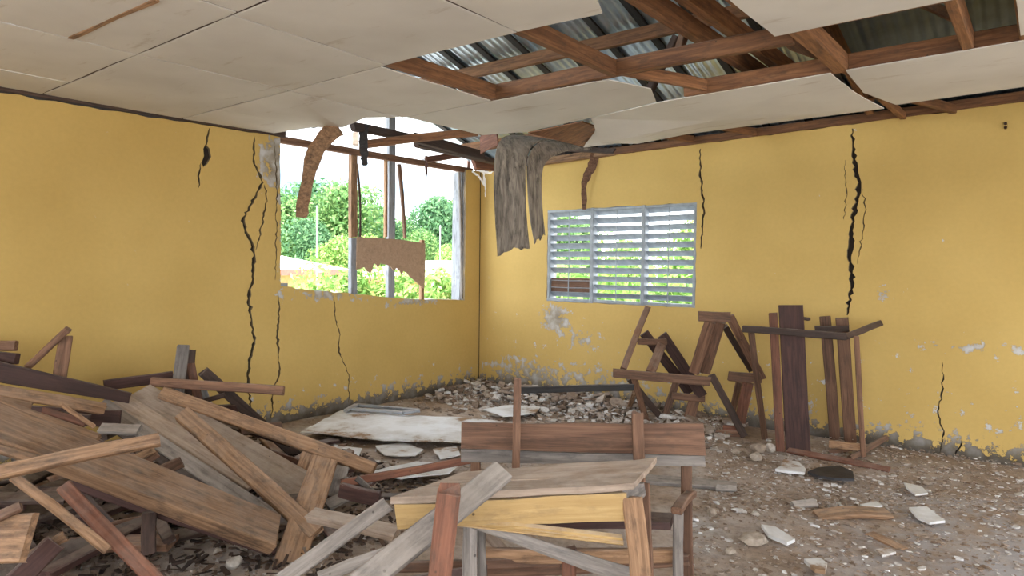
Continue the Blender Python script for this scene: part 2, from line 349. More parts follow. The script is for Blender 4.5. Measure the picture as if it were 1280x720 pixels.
def slab(name, top, t, material, parent=None, n=None, segs=6, rough=.004, rng=RND):
    """board given by its four face corners (a,b along one long edge; d,c along the other), t thick behind the face"""
    a, b, c, d = top
    nn = n or (b-a).cross(d-a).normalized()
    if nn.dot(CAM-a) < 0 and n is None: nn = -nn
    ctr = (a+b+c+d)/4; mw, yv = frame_of((a+d)/2, (b+c)/2, nn); inv = mw.inverted()
    vs, fs = [], []
    for i in range(segs+1):
        u = i/segs
        for j, (e0, e1) in enumerate(((a, b), (d, c))):
            p = e0.lerp(e1, u)+Vector([rng.uniform(-rough, rough) for _ in range(3)])
            vs.append(inv @ p); vs.append(inv @ (p-nn*t))
    for i in range(segs):
        k = i*4
        fs += [(k, k+4, k+6, k+2), (k+1, k+3, k+7, k+5), (k, k+1, k+5, k+4), (k+2, k+6, k+7, k+3)]
    fs += [(0, 2, 3, 1), (segs*4, segs*4+1, segs*4+3, segs*4+2)]
    o = mesh_obj(name, vs, fs, M[material] if isinstance(material, str) else material, parent); setm(o, mw)
    bm = bmesh.new(); bm.from_mesh(o.data); bmesh.ops.recalc_face_normals(bm, faces=bm.faces); bm.to_mesh(o.data); bm.free()
    return o
def ribbon(name, pts, w, t, n, material, parent=None, rag=.0, rng=RND, samples=16):
    """a bent strip through the points, w wide (number or one per point), t thick, facing about n"""
    def cat(i, u):
        P = [pts[max(0, i-1)], pts[i], pts[min(len(pts)-1, i+1)], pts[min(len(pts)-1, i+2)]]
        return .5*((2*P[1])+(P[2]-P[0])*u+(2*P[0]-5*P[1]+4*P[2]-P[3])*u*u+(3*P[1]-P[0]-3*P[2]+P[3])*u**3)
    path, ws = [], []
    wl = w if isinstance(w, (list, tuple)) else [w]*len(pts)
    per = max(2, samples//(len(pts)-1))
    for i in range(len(pts)-1):
        for k in range(per): path.append(cat(i, k/per)); ws.append(wl[i]+(wl[i+1]-wl[i])*k/per)
    path.append(pts[-1]); ws.append(wl[-1])
    org = path[0]; vs, fs = [], []
    for i, p in enumerate(path):
        tn = (path[min(i+1, len(path)-1)]-path[max(i-1, 0)]).normalized(); y = n.cross(tn).normalized(); z = tn.cross(y)
        for sgn in (-1, 1):
            e = rng.uniform(-rag, rag)
            for q in (-.5, .5): vs.append(p-org+y*(sgn*ws[i]*.5+e)+z*(q*t))
    for i in range(len(path)-1):
        k = i*4
        fs += [(k, k+4, k+5, k+1), (k+2, k+3, k+7, k+6), (k, k+2, k+6, k+4), (k+1, k+5, k+7, k+3)]
    e = (len(path)-1)*4; fs += [(0, 1, 3, 2), (e, e+2, e+3, e+1)]
    o = mesh_obj(name, vs, fs, M[material], parent); setm(o, Matrix.Translation(org))
    return o
def poly_slab(name, outline, holes, t, mapper, material, parent=None, side_mat=None):
    """flat piece with holes, from 2D outlines: mapper(u, v, w) gives world, w = 0 face .. t back"""
    cu = bpy.data.curves.new(name+'_outline', 'CURVE'); cu.dimensions = '2D'; cu.fill_mode = 'BOTH'; cu.extrude = .5
    for loop in [outline]+list(holes):
        s = cu.splines.new('POLY'); s.points.add(len(loop)-1); s.use_cyclic_u = True
        for q, (u, v) in zip(s.points, loop): q.co = (u, v, 0, 1)
    tmp = bpy.data.objects.new(name+'_tmp', cu); COL.objects.link(tmp)
    dg = bpy.context.evaluated_depsgraph_get()
    me = bpy.data.meshes.new_from_object(tmp.evaluated_get(dg)); bpy.data.objects.remove(tmp); bpy.data.curves.remove(cu)
    me.materials.clear(); me.materials.append(material); me.materials.append(side_mat or material)
    for p in me.polygons:
        p.use_smooth = False; p.material_index = 0 if abs(p.normal.z) > .5 else 1
    for v in me.vertices:
        v.co = mapper(v.co.x, v.co.y, (.5-v.co.z)*t)
    me.name = name; bm = bmesh.new(); bm.from_mesh(me); bmesh.ops.remove_doubles(bm, verts=bm.verts, dist=1e-5)
    bmesh.ops.recalc_face_normals(bm, faces=bm.faces); bm.to_mesh(me); bm.free()
    return link(bpy.data.objects.new(name, me), parent)

# ---------------------------------------------------------------- floor
def floor_h(x, y):
    return .010*mnoise.noise(Vector((x*1.7, y*1.7, 0)))+.006*mnoise.noise(Vector((x*6, y*6, 3)))
vs, fs = [], []; nx, ny = 150, 150; X0, X1, Y0, Y1 = -.2, 9.0, -9.0, .2
for j in range(ny+1):
    for i in range(nx+1):
        x = X0+(X1-X0)*i/nx; y = Y0+(Y1-Y0)*j/ny; vs.append((x, y, floor_h(x, y)-.008))
for j in range(ny):
    for i in range(nx): k = j*(nx+1)+i; fs.append((k, k+1, k+nx+2, k+nx+1))
tag(mesh_obj('floor', vs, fs, M['floor'], smooth=True), kind='structure')

# ---------------------------------------------------------------- walls, with their cracks cut through the plaster
def jag(path, rng, amp, step=.028):
    out = []
    for (a, b) in zip(path[:-1], path[1:]):
        n = max(1, int(math.hypot(b[0]-a[0], b[1]-a[1])/step))
        for k in range(n):
            u = k/n; e = amp if k else amp*.4
            out.append((a[0]+(b[0]-a[0])*u+rng.uniform(-e, e), a[1]+(b[1]-a[1])*u+rng.uniform(-e, e)*.6))
    out.append(path[-1]); return out
def crack_loop(path, w, rng, amp=.011):
    p = jag(path, rng, amp); n = len(p); lft, rgt = [], []
    for i, (u, v) in enumerate(p):
        k = math.sin(math.pi*min(1, max(0, i/(n-1))))**.5 if 0 < i < n-1 else 0
        hw = w*.5*(.25+.75*k)*rng.uniform(.45, 1.6)
        lft.append((u-hw, v)); rgt.append((u+hw, v))
    return lft+rgt[::-1]
crng = random.Random(3)
def LW(px, py): p = onx(px, py); return (p.y, p.z)
def RW(px, py): p = ony(px, py); return (p.x, p.z)
LC = [([(318, 171), (317, 201), (328, 228), (303, 276), (318, 316), (316, 346), (311, 373), (318, 426), (311, 457), (310, 479), (314, 509)], .030),
      ([(331, 231), (334, 251), (324, 296), (320, 312)], .016),
      ([(347, 366), (349, 379), (347, 418), (349, 468), (342, 484), (339, 523)], .020),
      ([(343, 176), (345, 200), (346, 222), (345, 300), (344, 350)], .012),
      ([(417, 371), (419, 396), (425, 418), (423, 440), (436, 468), (436, 507)], .016),
      ([(262, 160), (259, 172), (258, 182)], .014), ([(252, 202), (248, 220), (248, 235)], .012)]
RC = [([(876, 186), (875, 213), (880, 262), (876, 311)], .020),
      ([(1065, 161), (1068, 195), (1074, 232), (1067, 268), (1062, 317), (1065, 354), (1059, 394)], .042),
      ([(1078, 236), (1083, 262), (1078, 290), (1072, 330)], .010),
      ([(1056, 200), (1058, 240), (1055, 275)], .007),
      ([(1178, 452), (1178, 482), (1173, 519), (1180, 543), (1175, 565)], .012),
      ([(1203, 549), (1199, 560), (1194, 572)], .010), ([(877, 462), (880, 480), (876, 500), (886, 520)], .010)]
def ragged_line(a, b, n, amp, rng):
    return [(a[0]+(b[0]-a[0])*i/n+(rng.uniform(-amp, amp) if 0 < i < n else 0), a[1]+(b[1]-a[1])*i/n+(rng.uniform(-amp, amp) if 0 < i < n else 0)) for i in range(n+1)]
WT = 2.79
sillL = [(-2.95, 1.345), (-2.6, 1.30), (-2.03, 1.24), (-1.3, 1.175), (-.29, 1.12)]
wl = [(-9, -.05), (0, -.05), (0, 2.80)]+ragged_line((0, 2.80), (-.27, 2.79), 3, .006, crng)[1:]
wl += ragged_line((-.27, 2.79), (-.285, 1.12), 14, .010, crng)[1:]
sl = []
for (a, b) in zip(sillL[::-1][:-1], sillL[::-1][1:]): sl += ragged_line(a, b, 6, .008, crng)[1:]
wl += sl+ragged_line((-2.95, 1.345), (-2.955, 2.79), 12, .008, crng)[1:]
wl += ragged_line((-2.955, 2.79), (-5.2, 2.755), 20, .010, crng)[1:]+[(-9, 2.72)]
PLT = .03
wall_left = poly_slab('wall_left', wl, [], .17, lambda u, v, w: Vector((-PLT-w, u, v)), M['crackdark'], side_mat=M['cement'])
tag(wall_left, kind='structure')
holesL = [crack_loop([LW(*q) for q in p], w, crng) for p, w in LC]
pk = [LW(*q) for q in ((257, 180), (262, 186), (264, 196), (259, 205), (254, 209), (252, 203), (255, 195), (254, 186))]; holesL.append(pk)
poly_slab('plaster', [(u, v) if v > 0 else (u, -.05) for u, v in wl], holesL, PLT, lambda u, v, w: Vector((-w, u, v)), M['wall'], wall_left, M['mortar'])
w2 = (1.09, 1.145, 2.99, 2.245)      # louvre opening x0, z0, x1, z1
wr = [(.013, -.05), (9, -.05), (9, 3.0)]+ragged_line((9, 3.0), (5.7, 2.90), 4, .004, crng)[1:]+ragged_line((5.7, 2.90), (.013, 2.80), 46, .010, crng)[1:]
hole = ragged_line((w2[0], w2[1]), (w2[2], w2[1]), 24, .006, crng)[:-1]+ragged_line((w2[2], w2[1]), (w2[2], w2[3]), 12, .006, crng)[:-1]+ragged_line((w2[2], w2[3]), (w2[0], w2[3]), 24, .006, crng)[:-1]+ragged_line((w2[0], w2[3]), (w2[0], w2[1]), 12, .006, crng)[:-1]
wall_right = poly_slab('wall_right', [(-.2, -.05)]+wr[1:-1]+[(-.2, 2.80)], [hole], .17, lambda u, v, w: Vector((u, PLT+w, v)), M['crackdark'], side_mat=M['cement'])
tag(wall_right, kind='structure')
poly_slab('plaster', wr, [hole]+[crack_loop([RW(*q) for q in p], w, crng) for p, w in RC], PLT, lambda u, v, w: Vector((u, w, v)), M['wall'], wall_right, M['mortar'])
for px, py in ((1257, 155), (1257, 160)):          # two bolt stubs high on the right wall
    p = ony(px, py)
    o = board('bolt', p+Vector((0, .01, 0)), p+Vector((0, -.04, 0)), .02, .02, Vector((0, 0, 1)), 'steel', wall_right, segs=2); 

# unseen walls behind the photographer, added with openings to shape and darken the light
unseen_wall_rear = poly_slab('unseen_wall_rear', [(-.2, -.1), (9.2, -.1), (9.2, 5.6), (-.2, 5.6)], [[(.6, 1.05), (4.2, 1.05), (4.2, 2.5), (.6, 2.5)], [(4.8, .0), (8.6, .0), (8.6, 2.5), (4.8, 2.5)]], .2, lambda u, v, w: Vector((u, -9-w, v)), M['wall'], side_mat=M['cement'])
tag(unseen_wall_rear, kind='structure')
unseen_wall_side = poly_slab('unseen_wall_far_side', [(-9, -.1), (.2, -.1), (.2, 3.0), (-9, 5.7)], [[(-8.4, .95), (-4.9, .95), (-4.9, 2.5), (-8.4, 2.5)], [(-4.4, .0), (-1.0, .0), (-1.0, 2.5), (-4.4, 2.5)]], .2, lambda u, v, w: Vector((9+w, u, v)), M['wall'], side_mat=M['cement'])
tag(unseen_wall_side, kind='structure')

# ---------------------------------------------------------------- window 1: the broken-out opening in the left wall
X = Vector((1, 0, 0)); Y = Vector((0, 1, 0)); Z = Vector((0, 0, 1))
win1 = empty('window_1', (0, -1.6, 1.2), kind='structure')
def v3(*a): return Vector(a)
board('head_rail', v3(-.06, -3.0, 2.775), v3(-.06, -.1, 2.80), .07, .06, X, 'brown', win1, bow=.0)
def sill_z(y):
    for (a, b) in zip(sillL[:-1], sillL[1:]):
        if a[0] <= y <= b[0]: return a[1]+(b[1]-a[1])*(y-a[0])/(b[0]-a[0])
    return 1.12
def mull(px, w, dep, material, x=-.07, top=2.75, bot=None):
    y = onx(px, 300, x).y; z0 = sill_z(y)-.01 if bot is None else bot
    return board('mullion', v3(x, y, z0), v3(x, y, top), w, dep, X, material, win1, bow=0)
ym = onx(441, 300, -.07).y
board('mullion', v3(-.07, ym, onx(441, 297, -.07).z), v3(-.07, ym, 2.75), .085, .06, X, 'tan', win1, bow=0)
board('mullion', v3(-.07, ym, sill_z(ym)-.01), v3(-.07, ym, onx(441, 297, -.07).z), .085, .06, X, 'bluewood', win1, bow=0)
y2 = onx(488, 300, -.09).y
tag(board('mullion', v3(-.09, y2, sill_z(y2)-.01), v3(-.09, y2, 3.45), .10, .06, X, 'bluewood', win1, bow=0), 'blue-grey painted mullion running up past the head')
y3 = onx(483, 300, -.05).y
board('mullion', v3(-.05, y3-.015, onx(483, 297, -.05).z), v3(-.05, y3-.015, 2.75), .035, .04, X, 'tan', win1, bow=0)
a_, b_ = onx(499, 205, -.06), onx(506, 298, -.06)
board('split_mullion', a_, b_, .045, .04, X, 'brown', win1, taper=.5, bow=.01)
y4 = onx(527, 360, -.06).y
board('mullion_stub', v3(-.06, y4, sill_z(y4)-.01), v3(-.06, y4, onx(527, 300, -.06).z), .05, .05, X, 'tan', win1, bow=0)
a_, b_ = onx(447, 205, -.08), onx(450, 300, -.06)
board('splinter', a_, b_, .02, .02, X, 'dark', win1, bow=.02)
board('jamb', v3(-.12, -.315, 1.12), v3(-.12, -.30, 2.76), .15, .03, -Y, 'bluewood', win1, bow=0)
board('jamb_strip', onx(574, 215), onx(577, 374), .03, .03, X, 'grey', win1, bow=.01)
# torn brown fibreboard nailed across the mullions
def fb(px, py): p = onx(px, py, -.02); return (p.y, p.z)
out = [fb(*q) for q in ((446, 296), (470, 297.5), (500, 299.5), (531, 304), (531, 330), (530, 361), (524, 356), (517, 350), (512, 346), (508, 341), (504, 338.5), (502, 343), (498, 337), (495, 335), (492, 339), (488, 333), (484, 331), (478, 330), (475, 329), (472, 335), (470, 331), (467, 329), (465, 337), (463, 341), (459, 339.5), (455, 334), (452, 335), (449, 336.5), (445, 337))]
tag(poly_slab('torn_fibreboard', out, [], .012, lambda u, v, w: Vector((-.012-w, u, v)), M['fibre']), 'brown fibreboard sheet with torn lower edge nailed across the open window', 'board')

# ---------------------------------------------------------------- window 2: louvres
win2 = empty('window_2', (2.04, .1, w2[1]), kind='structure')
x0, z0, x1, z1 = w2; FR = .035
for (a, b, n_) in ((v3(x0, .05, z0+FR/2), v3(x1, .05, z0+FR/2), 'frame_rail'), (v3(x0, .05, z1-FR/2), v3(x1, .05, z1-FR/2), 'frame_rail'),
                   (v3(x0+FR/2, .05, z0), v3(x0+FR/2, .05, z1), 'frame_stile'), (v3(x1-FR/2, .05, z0), v3(x1-FR/2, .05, z1), 'frame_stile')):
    board(n_, a, b, FR, .10, -Y, M['slat'], win2, bow=0, ragged=0)
xm = [x0, 1.72, 2.377, x1]
for xq in xm[1:3]: board('mullion', v3(xq, .045, z0), v3(xq, .045, z1), .045, .11, -Y, M['slat'], win2, bow=0, ragged=0)
srng = random.Random(5); nslat = 11; slat_mesh = {}
for bay in range(3):
    xa, xb = xm[bay]+.022, xm[bay+1]-.022
    for k in range(nslat):
        zz = z0+FR+.055+(z1-z0-2*FR-.07)*k/(nslat-1)
        if bay == 0 and k in (1, 2): continue
        if bay not in slat_mesh: slat_mesh[bay] = plank_mesh('slat', xb-xa, .095, .007, M['slat'], srng, bow=0, ragged=0, segs=3)
        o = link(bpy.data.objects.new('slat', slat_mesh[bay]), win2)
        tilt = math.radians(38+srng.uniform(-4, 4))
        setm(o, Matrix.Translation(v3((xa+xb)/2, .06, zz)) @ Matrix.Rotation(-tilt, 4, 'X') @ Matrix.Rotation(srng.uniform(-.008, .008), 4, 'Y'))
    xc = (xa+xb)/2-.01
    board('control_rod', v3(xc, .012, z0+.03), v3(xc, .012, z1-.03), .010, .008, -Y, M['slat'], win2, bow=0, ragged=0)
a_, b_ = ony(687, 356, .05), ony(739, 357, .05)
tag(board('board_scrap', a_, b_, .165, .012, -Y, 'brown'), 'brown scrap of board wedged into the lower left louvres', 'board')
for zz in (z0+.17, z0+.255):
    board('louvre_pin', v3(xm[0]+.03, .022, zz), v3(xm[1]-.03, .022, zz), .008, .008, -Y, M['slat'], win2, bow=0, ragged=0, segs=2)

# ---------------------------------------------------------------- roof over the room: sheets, purlins, joists
roof = empty('roof', (4, -3, 3), kind='structure')
def rz(y): return 3.02-.30*y
def sheet(xa, xb, ya, yb, dz):
    n = max(8, int((xb-xa)/.019)); vs, fs = [], []
    for j, y in enumerate((ya, yb)):
        for i in range(n+1):
            u = i/n; vs.append((xa+(xb-xa)*u, y, rz(y)+dz+.009*math.cos((xa+(xb-xa)*u)/.076*2*math.pi)))
    for i in range(n): fs.append((i, i+1, n+2+i, n+1+i))
    o = mesh_obj('roof_sheet', vs, fs, M['metalroof' if xa < 4.3 else 'shadedsheet'], roof, smooth=True); setm(o, Matrix.Identity(4)); o.matrix_basis = Matrix.Translation(-roof.location)
    return o
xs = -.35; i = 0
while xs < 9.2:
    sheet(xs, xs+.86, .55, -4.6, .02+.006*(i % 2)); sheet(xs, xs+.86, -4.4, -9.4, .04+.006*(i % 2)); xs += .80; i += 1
for i in range(24):     # dark battens up the slope under the sheets
    x = .05+i*.40
    if x > 4.6: break
    board('batten', v3(x, .4, rz(.4)-.008), v3(x, -5.2, rz(-5.2)-.008), .07, .02, Vector((0, .3, 1)), 'black', roof, bow=0, segs=3)
def rb(name, a, b, w, t, n=Z, material='roofwood', **k):
    return board(name, a, b, w, t, n, material, roof, bow=k.pop('bow', .003), **k)
for yy in (-.35, -1.72, -3.2, -4.7, -6.2): rb('purlin', v3(.0 if yy > -3 else .3, yy, rz(yy)-.075), v3(9, yy, rz(yy)-.075), .05, .11)
JZ = 2.853
# ceiling joists: along y (x const) and along x (y const); seam ones coloured dark as shade
for (xj, ya, yb) in ((.6, -8, -2.98), (1.6, -8, -2.98), (2.61, -8, -1.9), (3.63, -8, -2.84), (5.5, -6, -2.1), (5.76, -6, -1), (4.70, -8, -3.4)):
    rb('joist', v3(xj, ya, JZ), v3(xj, yb, JZ), .055, .105, material='dark' if xj < 2 else 'roofwood')
rb('joist', v3(4.80, -3.6, JZ), v3(4.83, -2.1, JZ), .09, .105)
for (yj, xa, xb) in ((-4.95, 0, 4.7), (-3.92, 0, 2.64), (-2.84, 1.6, 4.76), (-2.09, 3.78, 9), (-1.87, 1.62, 2.7), (-3.03, 4.7, 6.9), (-4.95, 4.7, 8)):
    rb('joist', v3(xa, yj, JZ), v3(xb, yj, JZ), .05, .105, material='dark' if yj in (-4.95, -3.92) else 'roofwood')
rb('joist', v3(2.66, -8, JZ), v3(2.65, -3.96, JZ), .06, .105, material='dark'); rb('joist', v3(3.65, -8, JZ), v3(3.65, -3.96, JZ), .06, .105, material='dark')  # joists added over open seams, dark to block and shade them
rb('joist', v3(3.62, -2.85, JZ+.01), v3(3.95, -2.08, JZ), .05, .08)                    # loose joist slipping away from the grid
tag(rb('wall_plate', v3(1.9, .03, 2.868), v3(9, .03, 3.01), .08, .10, -Y), 'timber plate along the top of the right wall')
tag(rb('wall_plate', v3(-.07, -9, 2.79), v3(-.07, -2.9, 2.865), .18, .14, material='dark'), 'timber plate added along the left wall top to block light leaks')  # plate added above the left wall to stop light leaking in
for x in (2.65, 3.3, 4.95, 6.3): rb('joist', v3(x, -.95, JZ+.03), v3(x+.28, -.0, JZ+.05), .05, .07)
rb('joist', v3(4.83, -2.1, JZ), v3(4.86, -.02, JZ+.04), .05, .06)
tag(rb('eave_blocker', v3(-.3, .24, 2.86), v3(9.2, .24, 2.90), .22, .025, -Y, 'dark'), 'dark board added behind the wall plate to block light at the eave')  # added dark board, hides the bright gap below the roof sheets
# truss near the middle: chords, gusset board, struts
rb('truss_chord', v3(4.15, -5.4, 2.98), v3(4.15, -.1, 3.04), .06, .12)
rb('truss_chord', v3(4.30, -5.4, 3.02), v3(4.30, -.9, 3.08), .06, .12)
rb('truss_chord', v3(4.22, -5.0, 3.16), v3(4.22, -.3, 3.10), .05, .10)
rb('gusset_board', v3(4.40, -5.2, 3.22), v3(4.40, -1.2, 3.20), .34, .02, Vector((.55, 0, 1)).normalized())
rb('rafter', v3(4.62, -6.0, 4.2), v3(4.62, -.1, 2.98), .06, .13, Vector((0, .3, 1)))
rb('rafter', v3(6.1, -6.0, 4.55), v3(6.1, -.1, 2.98), .06, .13, Vector((0, .3, 1)))
p = onz(810, 118, 2.88); rb('strut', p, onz(846, 45, 3.3), .06, .05, Vector((0, -1, .3)), 'dark')
rb('strut', onz(848, 70, 2.95), onz(855, 42, 3.25), .06, .05, Vector((0, -1, .3)))
for (a, b) in (((5.45, -2.3, 2.95), (5.15, -1.5, 3.35)), ((5.62, -2.55, 2.95), (5.58, -2.5, 3.6))): rb('strut', v3(*a), v3(*b), .06, .05, Vector((1, -1, .2)).normalized())
# broken gable timbers over the open window
gt = [((440, 158, 6.0), (517, 173, 6.7), 9, 'dark'), ((448, 181, 6.3), (597, 165, 6.5), 9, 'roofwood'), ((517, 172, 6.6), (604, 195, 7.3), 11, 'dark'),
      ((532, 200, 7.6), (596, 190, 7.9), 7, 'red'), ((592, 205, 8.3), (620, 208, 8.6), 12, 'red'), ((520, 180, 6.8), (620, 203, 8.3), 6, 'dark')]
for A, B, w, mm in gt: pboard('gable_timber', A, B, w, .05, .15, mm, roof)
pboard('gable_post', (486, 147, 8.75), (489, 200, 8.75), 9, .05, 0, 'bluewood', roof); pboard('gable_post', (526, 140, 9.1), (531, 200, 9.1), 8, .05, 0, 'bluewood', roof)
pboard('gable_post', (444, 165, 8.6), (444, 182, 8.6), 8, .05, 0, 'pale', roof)
pboard('gable_post', (586, 168, 9.3), (586, 214, 9.3), 4, .04, 0, 'red', roof)

# ---------------------------------------------------------------- ceiling panels, each its own sheet
CZ = 2.80
ceil = empty('ceiling', (3, -4, CZ), kind='structure')
prng = random.Random(11)
def panel(poly, sag=.0, tilt=None, label=None):
    """poly: (x, y[, dz]) corners; a thin board with crumbled edges"""
    P = [Vector((q[0], q[1], CZ-.006+(q[2] if len(q) > 2 else 0))) for q in poly]
    ctr = sum(P, Vector())/len(P); ring = []
    for a, b in zip(P, P[1:]+P[:1]):
        n = max(2, int((b-a).length/.12))
        for k in range(n):
            q = a.lerp(b, k/n); q = q+(ctr-q).normalized()*(.007+prng.uniform(0, .007)); ring.append(q)
    rings = [ring]
    for f in (.85, .5): rings.append([ctr.lerp(q, f)+Vector((0, 0, -sag*(1-f*f))) for q in ring])
    n = len(ring); vs = []
    for zoff in (0, .007):
        for r in rings: vs += [q+Vector((0, 0, zoff))-ceil.location for q in r]
        vs.append(ctr+Vector((0, 0, zoff-sag))-ceil.location)
    fs = []; H = 3*n+1
    for side in (0, 1):
        o = side*H
        for r in range(2):
            for i in range(n):
                j = (i+1) % n; f = (o+r*n+i, o+r*n+j, o+(r+1)*n+j, o+(r+1)*n+i); fs.append(f if side else f[::-1])
        for i in range(n):
            j = (i+1) % n; f = (o+2*n+i, o+2*n+j, o+3*n); fs.append(f if side else f[::-1])
    for i in range(n): j = (i+1) % n; fs.append((i, j, H+j, H+i))
    o = mesh_obj('ceiling_panel', vs, fs, M['board'], ceil, smooth=False)
    if label: o['label'] = label
    return o
xg = [0.02, .6, 1.6, 2.61, 3.63, 4.66]
for (a, b) in ((.02, .55), (.55, 1.6), (1.6, 2.72), (2.72, 3.65), (3.65, 4.66), (4.66, 5.7), (5.7, 7), (7, 9)):
    for (c, d) in ((-9, -8), (-8, -7), (-7, -5.95), (-5.95, -4.95)): panel([(a, c), (b, c), (b, d), (a, d)], sag=.006)
panel([(.02, -4.95), (1.6, -4.95), (1.6, -3.92), (.02, -3.92)], sag=.012)
panel([(1.6, -4.95), (2.66, -4.95), (2.64, -3.92), (1.6, -3.92)], sag=.014)
panel([(2.66, -4.95), (3.65, -4.95), (3.65, -3.90), (2.64, -3.92)], sag=.01)
panel([(3.65, -4.95), (4.62, -4.95), (4.15, -3.86), (3.65, -3.90)], sag=.006)
panel([(.02, -3.92), (.6, -3.92), (.72, -3.02), (.10, -3.08)], sag=.004)
panel([(.6, -3.92), (1.6, -3.92), (1.6, -2.86, 0), (1.42, -3.05, -.01), (.98, -2.96, -.03), (.72, -3.02, -.01)], sag=.014)
panel([(1.6, -3.92), (2.58, -3.92), (2.58, -2.84), (1.6, -2.84)], sag=.012)
panel([(1.64, -2.84), (3.58, -2.83), (3.70, -2.45), (3.56, -2.09), (2.8, -1.89, .0), (2.13, -1.83, -.02), (1.68, -1.92, -.01)], sag=.014)
panel([(2.83, -1.86, .01), (3.58, -2.08), (4.78, -2.13), (4.80, -1.5), (4.88, -.93, -.01), (3.84, -.84), (3.24, -.81), (2.75, -.88, -.05), (2.62, -1.35, -.10)], sag=.016)
panel([(4.86, -2.14), (6.7, -2.22), (6.7, -1.10), (5.73, -1.03), (4.95, -.96), (4.83, -1.5)], sag=.008)
panel([(6.7, -2.22), (9, -2.3), (9, -1.2), (6.7, -1.1)], sag=.008)
panel([(4.66, -4.95), (5.68, -4.95), (5.68, -3.05), (4.71, -3.03)], sag=.004)
panel([(5.73, -4.95), (6.8, -4.95), (6.8, -2.25), (5.74, -2.28)], sag=.004)
panel([(6.8, -4.95), (9, -4.95), (9, -2.3), (6.8, -2.25)], sag=.004)
# bare wooden strip where the cover batten is left on the near seam, and small hooks
tag(board('cover_strip', onz(88, 48, CZ-.012), onz(197, 0, CZ-.012), .028, .012, Z, 'tan', ceil), 'bare brown cover strip on the nearest seam')
pboard('hook', (35, 38, 4.2), (34, 51, 4.2), 4, .01, 0, 'steel', ceil)

# ---------------------------------------------------------------- things hanging from the broken ceiling
def up_n(): return (CAM-pt(640, 250, 6.4)).normalized()
camN = Vector((sy, -cy, 0))
# bent mouldy plywood sheet, slit down the middle
def sheet_hang():
    cols = [[(642, 169, 6.75), (628, 173, 6.55), (620, 190, 6.42), (617, 230, 6.40), (619, 275, 6.42), (622, 319, 6.44)],
            [(655, 170, 6.80), (640, 174, 6.58), (633, 192, 6.44), (631, 232, 6.40), (633, 277, 6.40), (637, 311, 6.42)],
            [(672, 172, 6.88), (655, 177, 6.62), (648, 196, 6.46), (647, 235, 6.40), (648, 278, 6.40), (648, 312, 6.42)],
            [(688, 175, 6.95), (668, 180, 6.66), (658, 200, 6.48), (657, 238, 6.42), (659, 278, 6.42), (662, 309, 6.44)]]
    cols2 = [[(690, 175, 6.96), (670, 181, 6.67), (659.5, 201, 6.49), (660, 238, 6.44), (663, 275, 6.46), (668, 303, 6.50)],
             [(715, 180, 7.05), (688, 184, 6.80), (672, 201, 6.58), (668, 238, 6.50), (671, 272, 6.50), (675, 299, 6.54)],
             [(748, 187, 7.15), (712, 188, 6.95), (685, 200, 6.66), (677, 222, 6.56), (678, 262, 6.56), (681, 292, 6.58)]]
    vs, fs = [], []; org = pt(640, 169, 6.75); rg = random.Random(4)
    for cc in (cols, cols2):
        P = [[pt(*q) for q in c] for c in cc]; nu, nv = 12, 26; base = len(vs)
        for i in range(nu+1):
            fu = i/nu*(len(P)-1); a = min(int(fu), len(P)-2); f = fu-a
            for j in range(nv+1):
                fv = j/nv*5; k = min(int(fv), 4); g = fv-k
                def sp_(c):
                    p = [c[max(0, k-1)], c[k], c[k+1], c[min(5, k+2)]]
                    return .5*((2*p[1])+(p[2]-p[0])*g+(2*p[0]-5*p[1]+4*p[2]-p[3])*g*g+(3*p[1]-p[0]-3*p[2]+p[3])*g**3)
                q = sp_(P[a]).lerp(sp_(P[a+1]), f)
                if j == nv: q = q+Vector((0, 0, rg.uniform(-.022, .022)))
                q = q+camN*.004*math.sin(i*1.3+j*.2)
                vs.append(q-org)
        for i in range(nu):
            for j in range(nv): k = base+i*(nv+1)+j; fs.append((k, k+1, k+nv+2, k+nv+1))
    o = mesh_obj('hanging_plywood', vs, fs, M['char'], smooth=True); o.location = org
    # grain runs down the sheet
    md = o.modifiers.new('thickness', 'SOLIDIFY'); md.thickness = .012; md.offset = 0
    return tag(o, 'bent grey mouldy plywood sheet, split, hanging from ceiling near the corner', 'board')
sheet_hang()
tag(pboard('ply_scrap', (600, 182, 6.9), (622, 170, 6.7), 20, .012, .2, 'red'), 'small red-brown ply scrap caught left of the hanging plywood sheet', 'board')
tag(slab('loose_plywood', [pt(660, 166, 6.55), pt(728, 153, 6.1), pt(748, 160, 6.2), pt(732, 184, 6.9)], .012, 'roofwood'), 'bare brown plywood flap exposed above the hanging grey sheet', 'board')
tag(slab('drooping_board', [pt(730, 184, 6.8), pt(748, 158, 6.15), pt(800, 165, 6.3), pt(766, 180, 6.6)], .008, M['board']), 'torn white corner of ceiling board drooping over the right wall', 'board')
tag(pboard('dark_lath', (705, 186, 7.4), (768, 189, 6.9), 6, .02, .3, 'dark'), 'dark broken lath lying along the wall top beside the grey sheet', 'plank')
tag(pboard('wall_top_board', (678, 202, 8.25), (770, 190, 7.7), 8, .05, .2, 'tan'), 'tan board along the wall top right of the grey sheet', 'plank')
tag(ribbon('bent_board', [pt(*q) for q in ((424, 160, 6.0), (406, 172, 5.95), (393, 195, 5.9), (385, 222, 5.9), (380, 248, 5.9), (377, 272, 5.9))], [.15, .15, .135, .115, .10, .095], .014, camN, 'tan', rag=.010), 'curled brown board with jagged edge hanging over the window', 'board')
tag(pboard('hanging_lath', (411, 158, 6.1), (401, 188, 6.1), 9, .012, 0, 'brown'), 'short brown lath end behind the curled board over the window', 'plank')
